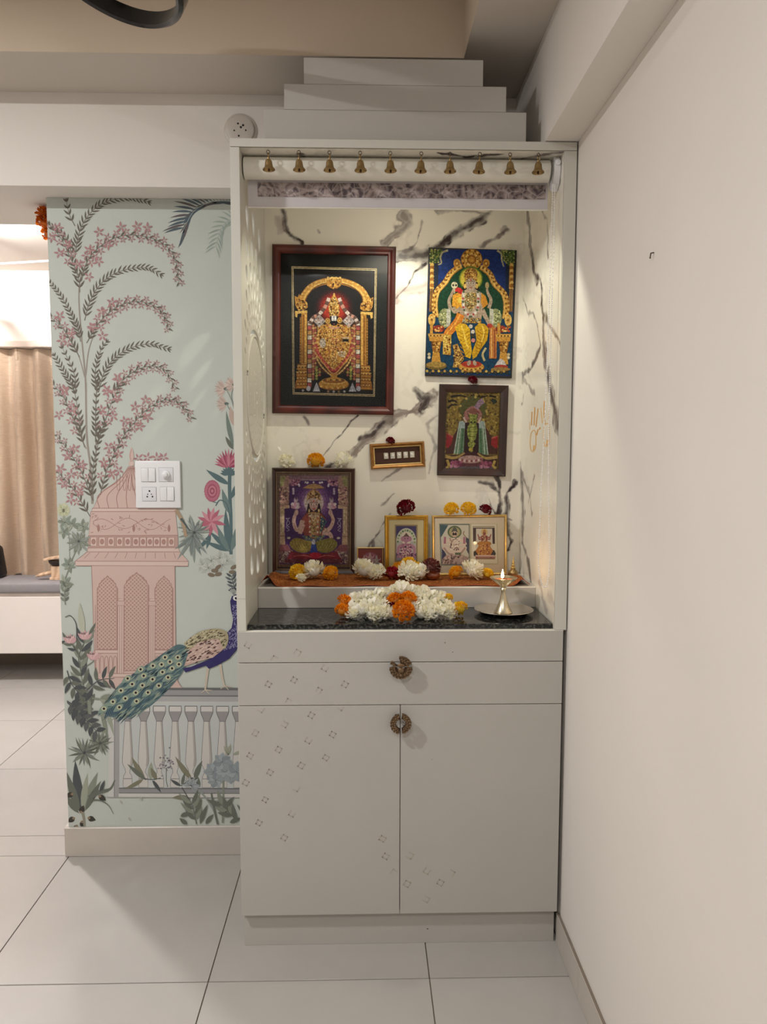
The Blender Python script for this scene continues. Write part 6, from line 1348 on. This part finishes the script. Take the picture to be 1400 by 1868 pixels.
# on the frames
zt1 = 1.0192+(py(570, 863.5, 2.535).z-py(570, 1057, 2.535).z)+.0003
bloom('blossom', 522, 856, 2.542, 13, 'small white blossom cluster at the carved screen end of goddess frame top', zt1); bloom('amber', 576, 853, 2.542, 15, 'amber marigold at the middle of goddess frame top', zt1); bloom('blossom2', 628, 853, 2.542, 14.5, 'white blossom cluster on goddess frame top near the coin frame', zt1)
zt2 = 1.0192+(py(740, 945.5, 2.49).z-py(740, 1056, 2.49).z)+.0003; zt3 = 1.0192+(py(850, 943.5, 2.505).z-py(850, 1053, 2.505).z)+.0003
bloom('maroon', 741, 937, 2.494, 16, 'dark maroon flower on top of the single gold frame', zt2); bloom('yellow', 824, 936, 2.509, 13, 'smaller ragged yellow marigold on the wide gold frame', zt3); bloom('yellow', 855, 936, 2.509, 13.5, 'full round yellow marigold on wide gold frame beside maroon flower', zt3); bloom('maroon', 886, 938, 2.509, 11, 'small maroon flower on the corner of wide gold frame', zt3)
bloom('maroon', 862, 694, yBk-.016, 8.5, 'small maroon flower tucked above the green idol frame', None); bloom('maroon', 712, 805, yBk-.010, 8, 'small maroon flower tucked above the coin frame', None)
# on the cloth
yA = 2.435
for a in (('yellow', 544, 1047, yA, 14.5, 'yellow marigold in front of the goddess frame beside white chrysanthemum'), ('mum', 574, 1045, yA, 18, 'white chrysanthemum between two marigolds before the goddess frame'), ('amber', 604, 1046, yA, 13, 'amber marigold before the goddess frame near its bare corner'),
          ('mum', 664, 1046, yA, 19, 'large white chrysanthemum before the tiny red picture'), ('blossom', 690, 1049, 2.425, 14, 'white blossom between large chrysanthemum and deep red flower'), ('red', 716, 1049, 2.42, 13, 'deep red flower on the cloth by the single gold frame'),
          ('amber', 729, 1038, 2.452, 13, 'amber marigold partly behind white chrysanthemum before gold frame'), ('yellow', 745, 1031, 2.458, 15, 'yellow marigold topping the flower heap before the single gold frame'), ('yellow', 760, 1037, 2.449, 12, 'yellow marigold behind white flowers next to the clay pot'), ('mum', 745, 1050, 2.415, 18, 'white chrysanthemum in the heap before the single gold frame'), ('blossom2', 769, 1052, 2.412, 14.5, 'white blossom against the brown clay pot'),
          ('amber', 833, 1045, 2.435, 13, 'amber marigold before the wide gold frame'), ('mum', 862, 1041, 2.43, 19, 'big white chrysanthemum before the wide gold frame'), ('yellow', 890, 1048, 2.425, 11, 'yellow marigold on the cloth behind the oil lamp')):
    onz = zK if a[2] > 1042 else None
    bloom(*a, z=onz, tilt=(.75, 0))
bloom('blossom', 550, 1060, 2.395, 8, 'loose white petals cluster on cloth below yellow marigold', zK)
# clay pot with a dried flower
p = py(790, 1053, 2.43); o = thing('clay_pot', 'small glossy brown clay pot on the altar cloth', 'pot', (p.x, 2.43, zK+.0003))
pm = mat('glazed_clay', (112, 52, 26), .25, var=.2, coat=.4)
MB().lathe([(0, 0), (.013, 0), (.022, .006), (.025, .014), (.022, .023), (.017, .027), (.0185, .030), (.017, .031), (.0145, .027), (0, .022)], 28).obj('body', pm, o, True)
MB().lathe([(.0165, .0292), (.0195, .0305), (.0195, .032), (.0165, .0322)], 28).obj('rim', pm, o, True)
bloom('brown', 787, 1029, 2.43, 17, 'dried brownish maroon flower in the clay pot', zK+.022, (.2, .1))
# brass finial figure
p = py(937, 1035, 2.46); o = thing('brass_pot', 'tiny gilded pot with tall finial beside the wide gold frame', 'pot', (p.x, 2.46, zK+.0003))
MB().lathe([(0, 0), (.009, 0), (.013, .006), (.0165, .014), (.0145, .022), (.008, .027), (.0075, .030)], 24).obj('body', M_brass, o, True)
MB().lathe([(.0075, .0302), (.011, .033), (.005, .037), (.007, .042), (.0045, .046), (.0055, .051), (.003, .056), (.0015, .066), (0, .075)], 20).obj('finial', M_goldp, o, True)
# heap on the granite
yC = 2.17; HG = 'white blossoms heaped on the granite slab'
hl = 'white blossom in the flower heap on black granite'
for u, v, y, r in ((650, 1098, 2.205, 15), (668, 1092, 2.215, 14), (688, 1090, 2.215, 15), (705, 1086, 2.22, 14), (732, 1078, 2.215, 17), (716, 1084, 2.225, 13), (752, 1084, 2.22, 15), (772, 1086, 2.22, 16), (790, 1092, 2.215, 14), (806, 1092, 2.21, 12), (648, 1110, 2.18, 14), (664, 1108, 2.185, 14), (684, 1108, 2.18, 15), (702, 1110, 2.175, 15), (646, 1123, 2.155, 13.5), (662, 1126, 2.15, 13.5), (680, 1127, 2.145, 14), (697, 1124, 2.15, 14), (712, 1122, 2.155, 13), (762, 1112, 2.175, 15), (778, 1110, 2.18, 14), (795, 1106, 2.185, 15), (812, 1108, 2.18, 14), (768, 1124, 2.15, 14), (786, 1124, 2.15, 14.5), (803, 1122, 2.155, 14.5), (820, 1118, 2.165, 14), (757, 1099, 2.2, 14), (690, 1099, 2.2, 14), (773, 1099, 2.2, 14), (672, 1118, 2.165, 13)):
    bloom('blossom' if (int(u+v) % 2) else 'blossom2', u, v, y, r, hl, None if v < 1117 else zG, (random.uniform(.2, 1.0), random.uniform(-.5, .5)), HG)
for a in (('orange', 629, 1099, 2.195, 14.5, 'orange marigold at the heap end on granite, resting against another'), ('orange', 626, 1117, 2.165, 14, 'orange marigold at the granite heap end by the carved screen'), ('orange', 722, 1096, 2.185, 15, 'orange marigold amid the heap beside the maroon bud'), ('orange', 746, 1094, 2.185, 15.5, 'orange marigold amid the heap above the cream bud'), ('cream', 739, 1106, 2.165, 11, 'cream flower bud in the middle of the granite heap'), ('maroon', 717, 1106, 2.17, 8, 'dark maroon bud in the middle of granite heap'), ('red', 722, 1087, 2.205, 7, 'small red petals tuck at the top of the granite heap'), ('orange', 737, 1120, 2.135, 19, 'largest orange marigold at the front of the granite heap'), ('yellow', 840, 1106, 2.175, 15, 'yellow marigold at the heap end near the oil lamp'), ('yellow', 819, 1090, 2.205, 8, 'tiny yellow marigold behind the white blossoms near the lamp')):
    bloom(*a, z=(zG if a[2] > 1116 or a[1] == 840 else None), tilt=(.8, 0))
bpy.context.view_layer.update()
for lab, w3 in (('tiny yellow marigold behind the white blossoms near the lamp', py(808, 1099, 2.185)), ('orange marigold at the heap end on granite, resting against another', py(646, 1100, 2.19))):
    fo = [q for q in S.objects if q.get('label') == lab][0]
    st = MB().ball((0, 0, 0), 1, 2, (.0055, .012, .0065)).obj('stem', mat('stem_green', (70, 84, 44), .6), fo, True); st.matrix_basis = fo.matrix_world.inverted() @ Matrix.Translation(w3)
# ================================================================== OIL LAMP AND PLATE
pc_ = pz(920, 1114, zG+.006)
o = tag(MB().lathe([(0, .0015), (.062, .0015), (.070, .004), (.083, .0125), (.0865, .0135), (.0865, .0122), (.083, .0105), (.070, .0020), (.062, 0), (0, 0)], 56).obj('metal_plate', M_silver, None, True), 'round shiny steel plate under the oil lamp on granite', 'plate')
o.location = (pc_.x, pc_.y, zG+.0003)
MB().lathe([(.0855, .0128), (.0875, .0138), (.0882, .0128), (.0868, .0118)], 56).obj('rim', M_silver, o, True)
ol = thing('oil_lamp', 'small brass oil lamp with a lit flame on steel plate', 'oil lamp', (pc_.x-.002, pc_.y, zG+.0022))
ol.scale = (1, 1, 1.12)
M_lamp = mat('pale_brass', (214, 204, 178), .28, 1.0, var=.08, scale=50)
MB().lathe([(0, .0), (.027, .0), (.0275, .002), (.024, .006), (.017, .020), (.0105, .036), (.0068, .052), (.0065, .060), (.009, .064), (.0075, .067), (.0085, .069), (0, .069)], 36).obj('stem', M_lamp, ol, True)
MB().lathe([(0, .0692), (.0075, .0692), (.012, .073), (.024, .082), (.040, .093), (.0412, .0945), (.0398, .0950), (.023, .085), (0, .080)], 40).obj('bowl', M_lamp, ol, True)
MB().lathe([(0, .0875), (.029, .0890)], 32).obj('oil', mat('lamp_oil', (150, 86, 50), .05, spec=.8), ol)
fx, fy = -.004, -.004
MB().tube([(.012, .006, .089), (.004, .001, .0905), (fx, fy, .094)], .0016, 6).obj('wick', mat('wick', (90, 66, 50), .8), ol, True)
MB().lathe([(0, .0925), (.0032, .095), (.0046, .099), (.0040, .104), (.0022, .111), (0, .118)], 16, (fx, fy, 0)).obj('flame', emit('flame_glow', (255, 232, 205), 9), ol, True)
l = bpy.data.lights.new('flame_light', 'POINT'); l.energy = .22; l.color = (1, .62, .3); l.shadow_soft_size = .006; lo = bpy.data.objects.new('flame_light', l); COL.objects.link(lo); lo.location = (pc_.x-.002+fx, pc_.y+fy, zG+.140)

# ================================================================== MARIGOLD GARLAND BEHIND THE DOORWAY
gx = py(79, 413, 2.69)
gl = thing('marigold_garland', 'hanging orange marigold garland behind the mural wall edge', 'garland', (gx.x, 2.69, zBeam-.0005))
me, core, hh = FM['orange']
kind('rust', ((222, 112, 18), (236, 134, 28), (204, 92, 10)), 120, .9, .42, .34, 1.0, 12); me, core, hh = FM['rust']
MB().tube([(0, 0, 0), (0, 0, -.10)], .001, 5).obj('string', M_dk_wood, gl)
for k, (dx, q, r) in enumerate(((.004, -.022, .024), (-.003, -.052, .029), (.006, -.084, .024))):
    f = link('marigold', me, gl); f.scale = (r, r, r); f.location = (dx, 0, q-r*.8); f.rotation_euler = (.6, .2*k, k)
    link('flower_core', core, f)

# nail in the right wall
p = px(1192, 463, xWall)
n_ = tag(MB().tube([(.004, 0, .004), (-.002, 0, .003), (-.003, 0, -.006)], .0014, 8).ball((-.003, 0, -.006), .002, 1).obj('wall_nail', mat('nail_steel', (90, 78, 66), .5, .6), None, True), 'small dark nail in the bare wall beside the shrine', 'nail'); n_.location = (xWall-.0042, p.y, p.z)
